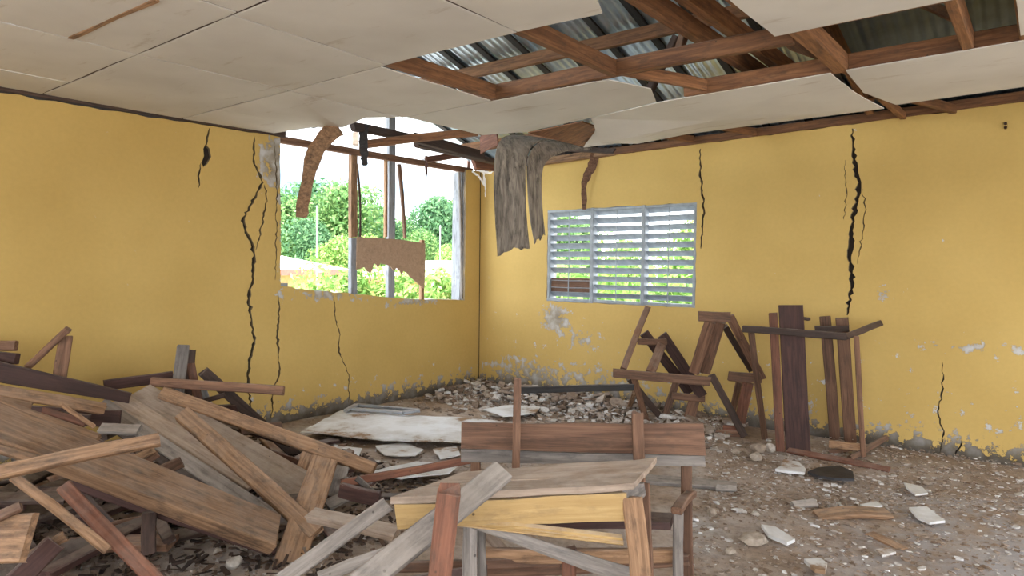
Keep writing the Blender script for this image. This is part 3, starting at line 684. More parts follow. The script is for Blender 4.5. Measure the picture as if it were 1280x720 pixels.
tag(ribbon('hanging_strip', [pt(*q) for q in ((745, 190, 7.83), (739, 210, 7.83), (731, 228, 7.85), (730, 262, 7.9))], [.09, .10, .07, .04], .012, camN, 'brown', rag=.012), 'thin cracked brown strip hanging above the louvred window', 'board')
tag(ribbon('rag_of_felt', [pt(*q) for q in ((455, 156, 6.10), (455, 180, 6.08), (456, 207, 6.08))], [.085, .075, .045], .012, camN, 'black', rag=.008), 'black ragged strip hanging from timbers left of the blue mullion', 'strip')
tag(ribbon('hanging_splinter', [pt(*q) for q in ((533, 195, 7.6), (533, 210, 7.6), (533, 223, 7.6))], [.025, .03, .012], .01, camN, 'maroon', rag=.004), 'thin dark splinter dangling in front of the open window', 'splinter')
for pts_, lab in (([(590, 214, 8.75), (600, 222, 8.75), (607, 236, 8.75)], 'white frayed strand hanging leftmost in the wall corner'),
            ([(604, 215, 8.7), (606, 230, 8.7), (607, 246, 8.7)], 'longest white frayed strand hanging straight down in the corner'),
            ([(596, 212, 8.75), (612, 216, 8.7), (618, 212, 8.65)], 'white frayed strand looped across the top of the corner')):
    tag(ribbon('frayed_strand', [pt(*q) for q in pts_], [.03, .022, .012], .006, camN, 'thread', rag=.008), lab, 'strand')
tag(ribbon('straw_strand', [pt(404, 366, 7.35), pt(406, 380, 7.33), pt(408, 395, 7.33)], [.02, .02, .01], .004, camN, 'thread'), 'pale straw strand hanging down over the broken sill', 'strand')

# ---------------------------------------------------------------- outside: ground, houses, trees, shrubs
gv, gf = [], []
for j in range(13):
    for i in range(13): gv.append((-70+i*13.0, -40+j*11.0, -1.05+.15*mnoise.noise(Vector((i*.7, j*.7, 0)))))
for j in range(12):
    for i in range(12): k = j*13+i; gf.append((k, k+1, k+14, k+13))
tag(mesh_obj('ground', gv, gf, M['grass'], smooth=True), kind='structure')
def leaves(name, n, c, rad, size, rng, lobes=9, long=1.0):
    """a crown: leaf cards gathered on the outside of several round lobes"""
    lb = []
    for k in range(lobes):
        a = rng.uniform(0, 6.283); r = rng.uniform(.1, .62); h = rng.uniform(-.55, .65)
        lb.append((Vector((math.cos(a)*r*rad.x, math.sin(a)*r*rad.y, h*rad.z)), rng.uniform(.34, .58)))
    vs, fs = [], []
    for k in range(n):
        o, s = lb[k % lobes]
        d = Vector((rng.gauss(0, 1), rng.gauss(0, 1), rng.gauss(0, 1)+.25)).normalized(); q = rng.uniform(.72, 1.04)*s
        p = c+o+Vector((d.x*rad.x*q, d.y*rad.y*q, d.z*rad.z*q))
        nn = (d+Vector([rng.uniform(-.8, .8) for _ in range(3)])).normalized(); t1 = nn.orthogonal().normalized(); t2 = nn.cross(t1)
        ang = rng.uniform(0, 6.283); u = t1*math.cos(ang)+t2*math.sin(ang); w = nn.cross(u); sz = size*rng.uniform(.6, 1.3)
        b = len(vs); vs += [p-u*sz*long, p+w*sz*.42, p+u*sz*long, p-w*sz*.42+nn*sz*.12]; fs += [(b, b+1, b+2, b+3)]
    return vs, fs
def trunk_mesh(h, r, rng):
    vs, fs = [], []; K = 7
    for i in range(6):
        u = i/5; ox, oy = .15*h*.1*math.sin(u*3), .02*h*u
        for k in range(K): a = k/K*6.283; rr = r*(1-.6*u)*(1.3 if i == 0 else 1); vs.append((ox+rr*math.cos(a), oy+rr*math.sin(a), h*u))
    for i in range(5):
        for k in range(K): a = i*K+k; b = i*K+(k+1) % K; fs.append((a, b, b+K, a+K))
    return vs, fs
trng = random.Random(21); GZ = -1.05
TM = []
for k, mm in enumerate(('leaf', 'leafdeep', 'leafbright')):
    v, f = leaves('crown', 11000, Vector((0, 0, 4.6)), Vector((3.0, 3.0, 3.2)), .17, trng, 22); me = bpy.data.meshes.new('crown'); me.from_pydata([tuple(q) for q in v], [], f); me.materials.append(M[mm]); TM.append(me)
v, f = trunk_mesh(4.2, .22, trng); TR = bpy.data.meshes.new('trunk'); TR.from_pydata(v, [], f); TR.materials.append(M['bark'])
def tree(px, d, ztop, kind, label, sx_=1.0):
    p = pt(px, 336, d); t = empty('tree', (p.x, p.y, GZ), label, 'tree', 'trees beyond the broken window')
    s = (ztop-GZ)/7.6; a = trng.uniform(0, 6.28)
    for nme, me in (('crown', TM[kind]), ('trunk', TR)):
        o = link(bpy.data.objects.new(nme, me), t); o.matrix_basis = Matrix.Rotation(a, 4, 'Z') @ Matrix.Diagonal((s*sx_, s*sx_, s, 1))
        if nme == 'crown': o['kind'] = 'stuff'
for args in ((362, 33, 4.4, 0, 'mid green tree far left behind the broken window', 1.0), (398, 36, 5.6, 1, 'tall deep green tree behind the curled hanging board', 1.0),
             (432, 34, 5.2, 0, 'rounded tree just left of the first window mullion', .9), (466, 38, 4.6, 1, 'deep green tree seen above the torn fibreboard', .9),
             (505, 41, 4.0, 0, 'lower tree seen between the blue mullion and splinter', 1.0), (545, 37, 5.0, 1, 'tree nearest the right jamb of the broken window', .85),
             (575, 40, 5.0, 0, 'tree partly hidden by the right window jamb', .9), (415, 27, 2.5, 2, 'pale bright tree low in front of the taller trees', .9),
             (340, 34, 5.0, 1, 'tree mostly hidden by the left window jamb', 1.0), (455, 29, 2.6, 2, 'pale bright tree low behind the first mullion', .9), (560, 30, 2.3, 2, 'pale bright tree low beside the right house', .8),
             (385, 31, 3.4, 1, 'deep green tree behind the white pole', .9), (525, 33, 3.0, 0, 'small tree right of the torn fibreboard', .8)): tree(*args)
# trees behind the louvres
for px, d, zt, kd, lab in ((700, 24, 3.4, 0, 'green tree seen through the left bay of louvres'), (775, 26, 2.5, 2, 'bright low tree seen through the middle bay of louvres'), (860, 22, 3.0, 2, 'green tree seen through the right bay of louvres')):
    tree(px, d, zt, kd, lab, .9)
def shrub(px, d, ztop, r, label, group, size=.09, n=1500, long=1.0, mm='leafbright'):
    p = pt(px, 336, d); h = ztop-GZ
    t = empty('shrub', (p.x, p.y, GZ), label, 'shrub', group)
    v, f = leaves('foliage', n, Vector((0, 0, h*.6)), Vector((r, r, h*.5)), size, trng, 10, long); o = mesh_obj('foliage', v, f, M[mm], t); o['kind'] = 'stuff'
    v, f = trunk_mesh(h*.6, .04, trng); mesh_obj('stem', v, f, M['bark'], t)
G1 = 'shrubs outside the broken window'
for q in ((405, 15, 1.30, 1.0, 'bright shrub outside behind the dangling straw strand', G1), (432, 16, 1.25, .8, 'bright shrub against the foot of the first mullion', G1), (470, 16, 1.45, .8, 'bright shrub under the torn fibreboard edge', G1),
          (512, 15, 1.30, .8, 'bright shrub below the right half of the fibreboard', G1), (552, 16, 1.18, .8, 'low bright shrub by the right end of the sill', G1), (372, 17, .92, .7, 'low bright shrub before the left house', G1)): shrub(*q)
G2 = 'garden plants behind the louvres'
for q in ((700, 12.0, 1.75, .8, 'leafy plant behind the left bay of louvres', G2), (742, 11.5, 1.55, .7, 'leafy plant behind the first louvre mullion', G2), (775, 11.2, 1.75, .8, 'leafy plant behind the middle bay of louvres', G2),
          (815, 10.6, 1.45, .8, 'leafy plant behind the second louvre mullion', G2), (850, 10.4, 1.7, .8, 'leafy plant behind the right bay of louvres', G2)): shrub(*q, size=.09, n=560, long=1.3)
def house(pxa, pxb, d0, d1, z_eave, z_ridge, label, windows):
    a, b = pt(pxa, 336, d0), pt(pxb, 336, d1); a.z = b.z = GZ
    u = (b-a).normalized(); w = Vector((-u.y, u.x, 0))
    if w.dot(CAM-a) > 0: w = -w
    Lh = (b-a).length; D = 6.0
    h = empty('house', tuple(a), label, 'building')
    P = lambda s, t_, z: (u*s+w*t_+Vector((0, 0, z-GZ)))
    mesh_obj('wall', [P(0, 0, GZ), P(Lh, 0, GZ), P(Lh, 0, z_eave), P(0, 0, z_eave), P(0, D, GZ), P(Lh, D, GZ), P(Lh, D, z_eave), P(0, D, z_eave), P(0, D/2, z_ridge-.1), P(Lh, D/2, z_ridge-.1)],
             [(0, 1, 2, 3), (5, 4, 7, 6), (0, 3, 8, 7, 4), (1, 5, 6, 9, 2)], M['housewall'], h)
    o = .5; e = z_eave-.05
    for nm, q in (('roof_slope', [P(-o, -o, e), P(Lh+o, -o, e), P(Lh+o-1.2, D/2, z_ridge), P(-o+1.2, D/2, z_ridge)]), ('roof_slope', [P(Lh+o, D+o, e), P(-o, D+o, e), P(-o+1.2, D/2, z_ridge), P(Lh+o-1.2, D/2, z_ridge)])):
        mesh_obj(nm, q+[v+Vector((0, 0, .05)) for v in q], [(3, 2, 1, 0), (4, 5, 6, 7), (0, 1, 5, 4), (1, 2, 6, 5), (2, 3, 7, 6), (3, 0, 4, 7)], M['houseroof'], h)
    for s0 in ((-o, Lh+o),):
        q = [P(s0[0], -o-.02, e-.14), P(s0[1], -o-.02, e-.14), P(s0[1], -o-.02, e+.03), P(s0[0], -o-.02, e+.03)]
        mesh_obj('fascia', q+[v+w*.04 for v in q], [(0, 1, 2, 3), (7, 6, 5, 4), (0, 3, 7, 4), (1, 5, 6, 2), (3, 2, 6, 7), (0, 4, 5, 1)], M['housetrim'], h)
    for s, ww in windows:
        q = [P(s, -.03, GZ+1.2), P(s+ww, -.03, GZ+1.2), P(s+ww, -.03, z_eave-.45), P(s, -.03, z_eave-.45)]
        mesh_obj('window', q+[v+w*.05 for v in q], [(0, 1, 2, 3), (0, 3, 7, 4), (1, 5, 6, 2), (3, 2, 6, 7), (0, 4, 5, 1)], M['pane'], h)
house(250, 412, 19, 24, 1.42, 2.05, 'low ochre house with pale roof left of the broken window view', [(1.0, .8), (2.6, .8)])
house(455, 640, 26, 25, 1.16, 1.75, 'low ochre house with pale roof right behind the torn fibreboard', [(1.0, 1.0), (3.6, 1.0)])
for px, d, zt, lab in ((396, 20, 3.3, 'slim white pole left of the first window mullion'), (550, 24, 3.0, 'slim white pole near the right window jamb')):
    p = pt(px, 336, d); tag(board('pole', Vector((p.x, p.y, GZ)), Vector((p.x, p.y, zt)), .03, .03, camN, 'polewhite', bow=0), lab, 'pole')
p = pt(463, 336, 22); tag(board('pole', Vector((p.x, p.y, GZ)), Vector((p.x, p.y, 1.2)), .05, .05, camN, 'dark', bow=0), 'thin dark fence post under the torn fibreboard', 'post')

# ---------------------------------------------------------------- front desk, racked and broken
def base(px, py, d): q = pt(px, py, d); return (q.x, q.y, 0)
DK = empty('school_desk', base(640, 600, 2.5), 'broken wooden desk with yellow front board and sloping dusty top', 'desk')
FL, FRt, BR, BL = pt(488, 622, 2.39), pt(792, 604, 2.53), pt(822, 572, 2.76), pt(579, 589, 2.62)
ML, MR = FL.lerp(BL, .42), FRt.lerp(BR, .42)
slab('top_board', [FL, FRt, MR.lerp(FRt, .012), ML.lerp(FL, .012)], .026, 'pale', DK, segs=8, rough=.003)
slab('top_board', [ML, MR, BR, BL], .026, 'pale', DK, segs=8, rough=.003)
tag(slab('apron', [pt(493, 632, 2.405), pt(783, 616, 2.535), pt(783, 651, 2.535), pt(497, 661, 2.41)], .02, 'yellowwood', DK), 'yellow painted front board')
tag(slab('broken_strip', [pt(560, 655, 2.45), pt(640, 657, 2.46), pt(779, 673, 2.54), pt(779, 682, 2.54)], .016, 'yellowwood', DK), 'snapped yellow strip hanging under the front board')
slab('end_board', [pt(784, 612, 2.535), pt(806, 603, 2.70), pt(807, 620, 2.70), pt(786, 638, 2.535)], .02, 'grey', DK)
def leg(par, A, B, w, t, mm, a=0, name='leg', **k): return pboard(name, A, B, w, t, a, mm, par, **k)
leg(DK, (790, 620, 2.55), (803, 735, 2.50), 26, .05, 'tan')
leg(DK, (807, 604, 2.74), (811, 750, 2.66), 12, .05, 'brown')
leg(DK, (588, 650, 2.50), (587, 800, 2.45), 18, .05, 'grey')
leg(DK, (602, 650, 2.60), (603, 770, 2.58), 11, .05, 'grey')
leg(DK, (578, 651, 2.47), (812, 728, 2.62), 9, .025, 'grey', .2, 'slipped_rail', taper=-1.7)
leg(DK, (711, 685, 2.62), (710, 790, 2.62), 18, .05, 'red', 0, 'strut')
# ---------------------------------------------------------------- bench behind the desk
BN = empty('school_bench', base(730, 560, 3.05), 'wooden bench with two-board backrest standing behind the desk', 'bench')
slab('backrest_board', [pt(577, 529, 3.06), pt(880, 530, 3.06), pt(882, 569, 3.06), pt(576, 561, 3.06)], .022, 'brown', BN, rough=.003)
slab('backrest_board', [pt(576, 562.5, 3.06), pt(882, 570.5, 3.06), pt(882, 583, 3.06), pt(576, 577, 3.06)], .022, 'grey', BN, rough=.003)
leg(BN, (646, 472, 3.01), (645, 660, 2.99), 9.5, .035, 'brown', 0, 'post')
leg(BN, (797, 515, 3.01), (800, 660, 2.99), 15, .035, 'brown', 0, 'post')
leg(BN, (595, 570, 3.12), (596, 757, 3.14), 12, .045, 'brown')
leg(BN, (858, 572, 3.12), (861, 768, 3.10), 14, .045, 'brown')
leg(BN, (848, 638, 2.86), (848, 790, 2.92), 13, .045, 'grey')
leg(BN, (845, 639, 2.82), (864, 616, 3.12), 12, .03, 'brown', 1, 'armrest')
slab('seat', [pt(590, 652, 2.76), pt(838, 652, 2.82), pt(842, 640, 3.06), pt(588, 640, 3.06)], .03, 'maroon', BN)
leg(BN, (600, 694, 2.92), (848, 694, 2.92), 18, .03, 'tan', 0, 'stretcher')
leg(BN, (600, 716, 3.02), (862, 700, 3.05), 14, .03, 'brown', 0, 'stretcher')

# ---------------------------------------------------------------- tipped bench frames against the right wall
A = empty('bench_frame', tuple(onz(830, 524)), 'leftmost brown bench frame tipped against wall with long dark rail', 'bench frame')
for nm, p0, p1, w, mm in (('leg', (809.5, 384, 7.05), (779, 461, 6.62), 8, 'brown'), ('front_rail', (766, 466, 6.52), (888, 477, 6.42), 11.5, 'brown'), ('crosspiece', (797, 427, 6.84), (833, 427.5, 6.84), 8, 'brown'),
        ('leg', (827, 431, 6.8), (813, 466, 6.56), 12, 'brown'), ('slat', (805, 416, 7.0), (862, 491, 6.95), 12, 'maroon'), ('slat', (827, 418, 6.86), (878, 495, 6.8), 13.5, 'maroon'),
        ('leg', (792, 470, 6.58), (808, 526.5, 6.92), 8, 'brown'), ('brace', (786, 472, 6.62), (830, 527, 6.93), 8, 'dark'), ('leg', (793, 491, 7.0), (784, 515, 7.38), 6, 'tan'), ('crosspiece', (840, 495, 6.84), (881, 498, 6.8), 9, 'brown'),
        ('leg', (845, 478, 6.9), (829, 527, 6.93), 9, 'brown'), ('leg', (869, 496, 6.82), (859, 530, 6.83), 14, 'brown'), ('dark_rail', (648, 487.5, 6.58), (792, 484, 6.62), 8.5, 'black')):
    pboard(nm, p0, p1, w, .045, .1, mm, A)
B = empty('bench_frame', tuple(onz(915, 540)), 'middle brown bench frame leaning in an upturned V', 'bench frame')
for nm, p0, p1, w, mm in (('cap', (872, 395.5, 6.16), (914, 396.5, 6.12), 12.5, 'brown'), ('slat', (888, 402, 6.18), (867, 466, 6.44), 14, 'brown'), ('slat', (901, 402, 6.18), (881, 466, 6.44), 13, 'brown'),
        ('slat', (912, 395, 6.2), (952, 473, 6.42), 11, 'brown'), ('slat', (906, 408, 6.32), (939, 463, 6.52), 8, 'dark'), ('brace', (889, 468, 6.44), (931, 546, 6.34), 9, 'dark'), ('crosspiece', (910, 470, 6.52), (953, 473, 6.46), 12, 'brown'),
        ('leg', (924, 477, 6.6), (912, 530, 6.84), 8, 'brown'), ('leg', (935, 478, 6.54), (923, 537, 6.64), 14, 'red'), ('base_rail', (881, 541, 6.45), (929, 543, 6.38), 9, 'brown'), ('gusset', (904, 537, 6.44), (928, 538, 6.40), 12, 'red')):
    pboard(nm, p0, p1, w, .045, .1, mm, B)
Cc = empty('bench_frame', tuple(onz(1010, 566)), 'rightmost bench stood on end with broad dark seat board upright', 'bench frame')
for nm, p0, p1, w, mm in (('leg', (939, 416, 6.0), (956, 549, 6.24), 8, 'brown'), ('top_rail', (928, 411, 5.9), (1058, 420.5, 5.55), 9, 'dark'), ('side_rail', (1056, 421, 5.56), (1101, 404, 5.97), 8, 'dark'), ('rear_rail', (1018, 411, 5.93), (1062, 411, 5.84), 8, 'dark'),
        ('slat', (966, 391, 5.93), (976, 565, 5.82), 11, 'red'), ('seat_board', (988, 381, 5.87), (998, 564, 5.83), 31, 'maroon'), ('slat', (1031.5, 395, 6.02), (1044, 549, 6.2), 14, 'brown'), ('slat', (1052, 397, 5.92), (1063.5, 552, 6.15), 16, 'brown'),
        ('leg', (1070, 420, 5.58), (1079.5, 571, 5.68), 7, 'brown'), ('stretcher', (1036, 555, 5.86), (1078, 559, 5.70), 9, 'tan'), ('stretcher', (1036, 565, 5.86), (1066, 560, 5.86), 7, 'brown'), ('base_arm', (1062, 573, 5.62), (1108, 547, 5.95), 7, 'brown'), ('peg', (1000, 397, 6.0), (1012, 399, 6.0), 4, 'dark')):
    pboard(nm, p0, p1, w, .035 if nm != 'seat_board' else .025, .05, mm, Cc)
tag(pboard('floor_bar', (985, 563, 5.83), (1112, 588, 5.28), 7, .035, .5, 'red'), 'long thin reddish bar lying before the upright bench', 'bar')

# ---------------------------------------------------------------- the plank pile: every board its own thing
PILE = [  # name, label, A, B, width px, thickness, face (0 to camera .. 1 up), material, extras
 ('wide_board', 'dark maroon board on edge along the back of the pile', (-60, 452, 4.45), (163, 498, 4.62), 30, .028, .0, 'maroon', dict(taper=.55)),
 ('plank', 'dark board on edge behind the pale two-board top', (130, 482, 4.98), (216, 470, 5.2), 13, .03, .0, 'maroon', {}),
 ('stick', 'brown stick poking up diagonally at far left', (33, 460, 4.66), (86, 411, 4.66), 9, .04, .1, 'brown', {}),
 ('post', 'short brown upright stub at far left under the diagonal stick', (82, 420, 4.72), (74, 480, 4.66), 18, .04, .0, 'brown', {}),
 ('block', 'brown timber end at the left picture edge, upper of two', (-30, 432, 4.55), (21, 432, 4.55), 12, .04, .2, 'brown', {}),
 ('block', 'dark brown timber end at the left edge, lower of two', (-30, 442, 4.6), (22, 449, 4.6), 14, .04, .1, 'maroon', {}),
 ('post', 'grey upright plank end standing tallest in the pile', (229, 431, 5.15), (222, 492, 5.05), 16, .035, .0, 'grey', {}),
 ('block', 'dark stub just behind the tall grey upright', (239, 436, 5.32), (230, 540, 5.22), 13, .05, .0, 'dark', {}),
 ('post', 'red-brown upright right of the tall grey upright', (238, 454, 5.2), (249, 505, 5.1), 11, .04, .0, 'red', {}),
 ('post', 'blue-grey slanting plank beside the red-brown upright', (250, 480, 5.25), (263, 512, 5.15), 11, .03, .0, 'bluewood', {}),
 ('bar', 'long grey-brown bar lying level across the uprights', (190, 477, 4.93), (355, 488.5, 4.93), 12, .045, .15, 'brown', {}),
 ('bar', 'dark sloping bar passing under the level bar to the floor', (253, 464, 5.03), (376, 574, 5.62), 14, .035, .2, 'dark', {}),
 ('plank', 'short dark box-like plank near the sloping bar foot', (268, 513, 5.2), (297, 513, 5.2), 14, .05, .0, 'maroon', {}),
 ('stick', 'short dark stick tilted below the level bar', (248, 504, 5.12), (282, 493, 5.12), 6, .03, .2, 'dark', {}),
 ('bar', 'long tan bar crossing from pile top toward the white sheet', (203, 491, 4.80), (468, 587, 4.58), 17, .05, .35, 'tan', {}),
 ('plank', 'brownish front board of the pale two-board top', (148, 500, 4.70), (318, 606, 4.28), 22, .035, .6, 'pale', {}),
 ('wide_board', 'greyish broad rear board of the pale two-board top', (170, 492, 4.80), (408, 626, 4.30), 38, .03, .65, 'pale', {}),
 ('plank', 'grey thick plank under the pale two-board top', (128, 506, 4.66), (352, 655, 4.02), 20, .04, .25, 'grey', {}),
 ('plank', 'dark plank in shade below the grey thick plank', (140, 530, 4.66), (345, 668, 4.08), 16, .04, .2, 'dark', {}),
 ('bar', 'orange-brown bar lying diagonally on top of the pale boards', (228, 517, 4.40), (396, 667, 3.80), 23, .05, .4, 'tan', {}),
 ('wide_board', 'broad brown plank tilted upright in the pile middle', (406, 574, 4.36), (352, 735, 3.46), 36, .035, .3, 'tan', {}),
 ('plank', 'grey plank end right of the tilted broad plank', (428, 583, 4.45), (416, 622, 4.30), 18, .03, .3, 'grey', {}),
 ('plank', 'small grey board end below the tan crossing bar', (408, 632, 4.2), (434, 620, 4.3), 14, .03, .5, 'grey', {}),
 ('plank', 'white-dusted short plank lying left of the desk', (388, 643, 3.62), (497, 668, 3.40), 15, .045, .7, 'pale', {}),
 ('bar', 'grey-brown plank slanting down beside the desk left corner', (486, 629, 2.74), (352, 726, 2.58), 20, .03, .3, 'grey', dict(reach=1)),
 ('wide_board', 'grey weathered plank resting across the desk top', (630, 588, 2.46), (420, 757, 2.05), 33, .028, .45, 'grey', dict(reach=1)),
 ('post', 'split red-brown post standing in front of the desk', (563, 608, 2.17), (540, 790, 2.12), 29, .04, .0, 'red', dict(ragged=.03)),
 ('wide_board', 'broad rust-speckled tabletop board at left front of pile', (-70, 508, 3.05), (345, 668, 3.62), 42, .075, .75, 'tan', {}),
 ('bar', 'tan rail along the far edge of the speckled tabletop', (-40, 495, 3.5), (122, 552, 3.62), 16, .045, .5, 'tan', {}),
 ('bar', 'tan rail under the near edge of the speckled tabletop', (-60, 542, 2.98), (60, 580, 3.1), 12, .045, .3, 'tan', {}),
 ('bar', 'short tan bar laid across the speckled tabletop', (-20, 594, 2.74), (201, 549, 3.12), 16, .05, .35, 'tan', {}),
 ('stick', 'split pale-edged stick leaning out under the tabletop', (15, 594, 2.86), (136, 688, 2.90), 14, .04, .3, 'tan', {}),
 ('bar', 'long reddish bar leaning to the bottom edge', (80, 608, 3.12), (215, 748, 2.88), 22, .04, .3, 'red', {}),
 ('wide_board', 'speckled board piece in the bottom left corner', (-40, 672, 2.50), (38, 672, 2.50), 62, .03, .25, 'tan', dict(ragged=.02)),
 ('stick', 'brown stick above the corner speckled board', (-20, 654, 2.46), (28, 632, 2.52), 12, .03, .4, 'brown', {}),
 ('plank', 'dark plank leaning behind the corner speckled board', (10, 735, 2.62), (72, 676, 2.72), 26, .03, .1, 'maroon', {}),
 ('plank', 'thin tan plank behind the corner speckled board', (38, 694, 2.72), (82, 670, 2.76), 12, .03, .2, 'tan', {}),
 ('bar', 'long dark maroon beam under the speckled tabletop', (90, 602, 3.42), (345, 690, 3.68), 15, .05, .1, 'maroon', {}),
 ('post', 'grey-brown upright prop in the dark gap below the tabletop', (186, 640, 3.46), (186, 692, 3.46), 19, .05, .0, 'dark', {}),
 ('stick', 'small tan stick end under the short crossing bar', (160, 577, 3.86), (192, 562, 3.86), 9, .03, .3, 'tan', {}),
 ('stick', 'brown stick pointing up right in the pile hollow', (165, 590, 3.86), (197, 567, 3.92), 9, .03, .2, 'brown', {}),
 ('plank', 'dark brown plank end in the pile hollow', (190, 594, 3.92), (228, 577, 4.0), 14, .03, .0, 'brown', {}),
 ('plank', 'tan ragged board at left below the maroon board', (-40, 482, 4.0), (132, 512, 4.25), 14, .03, .5, 'tan', dict(ragged=.03)),
 ('plank', 'pale thin board edge at far left of the pile', (-40, 494, 3.7), (40, 508, 3.8), 9, .025, .4, 'tan', {}),
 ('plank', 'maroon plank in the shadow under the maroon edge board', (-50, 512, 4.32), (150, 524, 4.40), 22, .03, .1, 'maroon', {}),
 ('plank', 'red-brown short plank peeping from the gap under the maroon board', (52, 512, 4.12), (108, 530, 4.2), 9, .03, .3, 'red', {}),
 ('stick', 'thin tan stick across the dark gap at left', (78, 506, 4.05), (118, 534, 4.05), 6, .02, .2, 'tan', {}),
 ('plank', 'brown plank under the left end of the short tan crossing bar', (118, 552, 4.1), (168, 574, 4.15), 12, .03, .2, 'maroon', {}),
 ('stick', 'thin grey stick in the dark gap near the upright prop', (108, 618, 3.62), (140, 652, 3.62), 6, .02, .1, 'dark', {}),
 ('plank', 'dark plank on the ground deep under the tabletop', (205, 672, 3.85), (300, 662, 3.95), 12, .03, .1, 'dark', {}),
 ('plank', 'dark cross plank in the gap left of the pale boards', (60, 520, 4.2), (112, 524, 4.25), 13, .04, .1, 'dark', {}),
 ('plank', 'grey small plank in the gap left of the pale boards', (125, 536, 4.2), (176, 538, 4.2), 12, .03, .5, 'grey', {}),
 ('bar', 'red-brown bar lying behind the desk toward the bench', (425, 605, 4.35), (600, 572, 4.6), 10, .05, .2, 'red', {}),
 ('stick', 'dark rounded stick lying below the tan crossing bar', (446, 598, 4.2), (474, 621, 4.1), 8, .03, .2, 'black', {}),
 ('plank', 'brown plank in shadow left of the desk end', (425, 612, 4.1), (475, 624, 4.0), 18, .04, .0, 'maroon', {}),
 ('plank', 'grey plank low behind the slanting planks', (398, 722, 2.95), (492, 688, 3.0), 16, .03, .4, 'grey', {}),
 ('bar', 'brown bar low beneath the desk front', (495, 708, 2.85), (700, 702, 2.95), 14, .04, .2, 'brown', {}),
 ('plank', 'pale diagonal plank under the desk', (608, 664, 3.2), (640, 700, 3.1), 14, .03, .2, 'pale', {}),
 ('plank', 'pale second diagonal plank under the desk', (660, 668, 3.3), (694, 700, 3.2), 12, .03, .2, 'pale', {}),
 ('plank', 'maroon plank at the bottom between pile and desk', (470, 735, 2.7), (610, 712, 2.75), 16, .03, .3, 'maroon', {}),
 ('plank', 'tan board end poking out under the tan crossing bar', (300, 538, 5.1), (352, 533, 5.3), 12, .04, .3, 'brown', {}),
 ('plank', 'brown board under the tan crossing bar right of the pale boards', (340, 568, 4.75), (372, 580, 4.7), 12, .04, .2, 'red', {}),
 ('plank', 'tan board standing behind the tilted broad plank', (388, 568, 4.62), (375, 600, 4.5), 22, .03, .1, 'tan', {}),
 ('block', 'small dark block on the floor before the white sheet', (423, 559, 5.75), (433, 559, 5.75), 8, .05, .1, 'brown', {}),
 ('plank', 'long grey plank flat on the floor behind the bench', (806, 599, 5.0), (921, 609, 4.86), 9, .03, .9, 'grey', {}),
 ('plank', 'curved brown plank lying on the open floor at right', (1020, 645, 4.33), (1111, 643, 4.34), 12, .03, .85, 'tan', dict(bow=.02)),
 ('block', 'small grey wood block left of the curved plank', (990, 632, 4.5), (1021, 630, 4.52), 10, .04, .5, 'grey', {}),
 ('stick', 'thin pale stick on the floor at lower right', (1086, 666, 4.05), (1130, 688, 3.82), 7, .015, .9, 'tan', {}),
 ('plank', 'short grey plank end in front of the long grey plank', (895, 610, 4.83), (921, 612, 4.8), 8, .04, .5, 'grey', {}),
]
for nm, lab, a, b, w, t, f, mm, kw in PILE: tag(pboard(nm, a, b, w, t, f, mm, **kw), lab, 'plank', 'boards of the collapsed plank pile' if a[0] < 700 else None)
# boards buried low in the pile, only glimpsed in the gaps, dark woods deepen the shade
frng = random.Random(31)
def pile_h(x, y):      # how high the heap stands: highest along the left wall
    a = max(0, min(1, (2.75-x)/2.2)); b = max(0, min(1, (y+6.6)/.9)); c = max(0, min(1, (-3.15-y)/.9))
    return .62*a*min(b, 1)*c
nf_ = 0
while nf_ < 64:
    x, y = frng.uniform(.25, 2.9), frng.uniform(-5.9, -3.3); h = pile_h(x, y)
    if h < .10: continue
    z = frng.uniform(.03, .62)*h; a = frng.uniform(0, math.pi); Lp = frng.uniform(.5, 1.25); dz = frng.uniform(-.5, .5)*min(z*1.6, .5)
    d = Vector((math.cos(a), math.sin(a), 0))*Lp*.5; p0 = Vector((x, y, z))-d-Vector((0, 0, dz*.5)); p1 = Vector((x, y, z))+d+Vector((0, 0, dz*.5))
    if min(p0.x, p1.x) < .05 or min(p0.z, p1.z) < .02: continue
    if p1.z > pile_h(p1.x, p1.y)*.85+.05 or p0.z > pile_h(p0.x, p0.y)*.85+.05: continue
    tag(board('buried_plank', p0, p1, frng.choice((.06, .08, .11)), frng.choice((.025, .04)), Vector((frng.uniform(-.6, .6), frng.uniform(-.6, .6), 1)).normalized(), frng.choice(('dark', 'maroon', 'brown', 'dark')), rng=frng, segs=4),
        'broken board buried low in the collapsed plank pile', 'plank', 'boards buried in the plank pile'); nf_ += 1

# ---------------------------------------------------------------- fallen sheets and large debris on the floor
def flat(name, pix, z, t, material, label, cat, bump=.0, rng=random.Random(9)):
    P = []
    pts3 = [onz(px, py, z) for px, py in pix]
    for a, b in zip(pts3, pts3[1:]+pts3[:1]):
        n = max(1, int((b-a).length/.10))
        for k in range(n): q = a.lerp(b, k/n); P.append((q.x+rng.uniform(-.012, .012), q.y+rng.uniform(-.012, .012)))
    o = poly_slab(name, P, [], t, lambda u, v, w: Vector((u, v, z+bump*math.sin(u*5+v*3)-w)), M[material])
    return tag(o, label, cat)
flat('fallen_ceiling_sheet', [(376, 540), (426, 513), (500, 518), (560, 521), (642, 527), (640, 552), (600, 554), (480, 549)], .07, .010, 'fallen', 'large white ceiling sheet fallen flat on the floor with rusty stain', 'sheet', .005)
flat('ceiling_fragment', [(392, 566), (420, 556), (452, 560), (448, 572), (410, 577)], .035, .008, 'fallen', 'white sheet fragment on the floor beside the tan crossing bar end', 'sheet', .006)
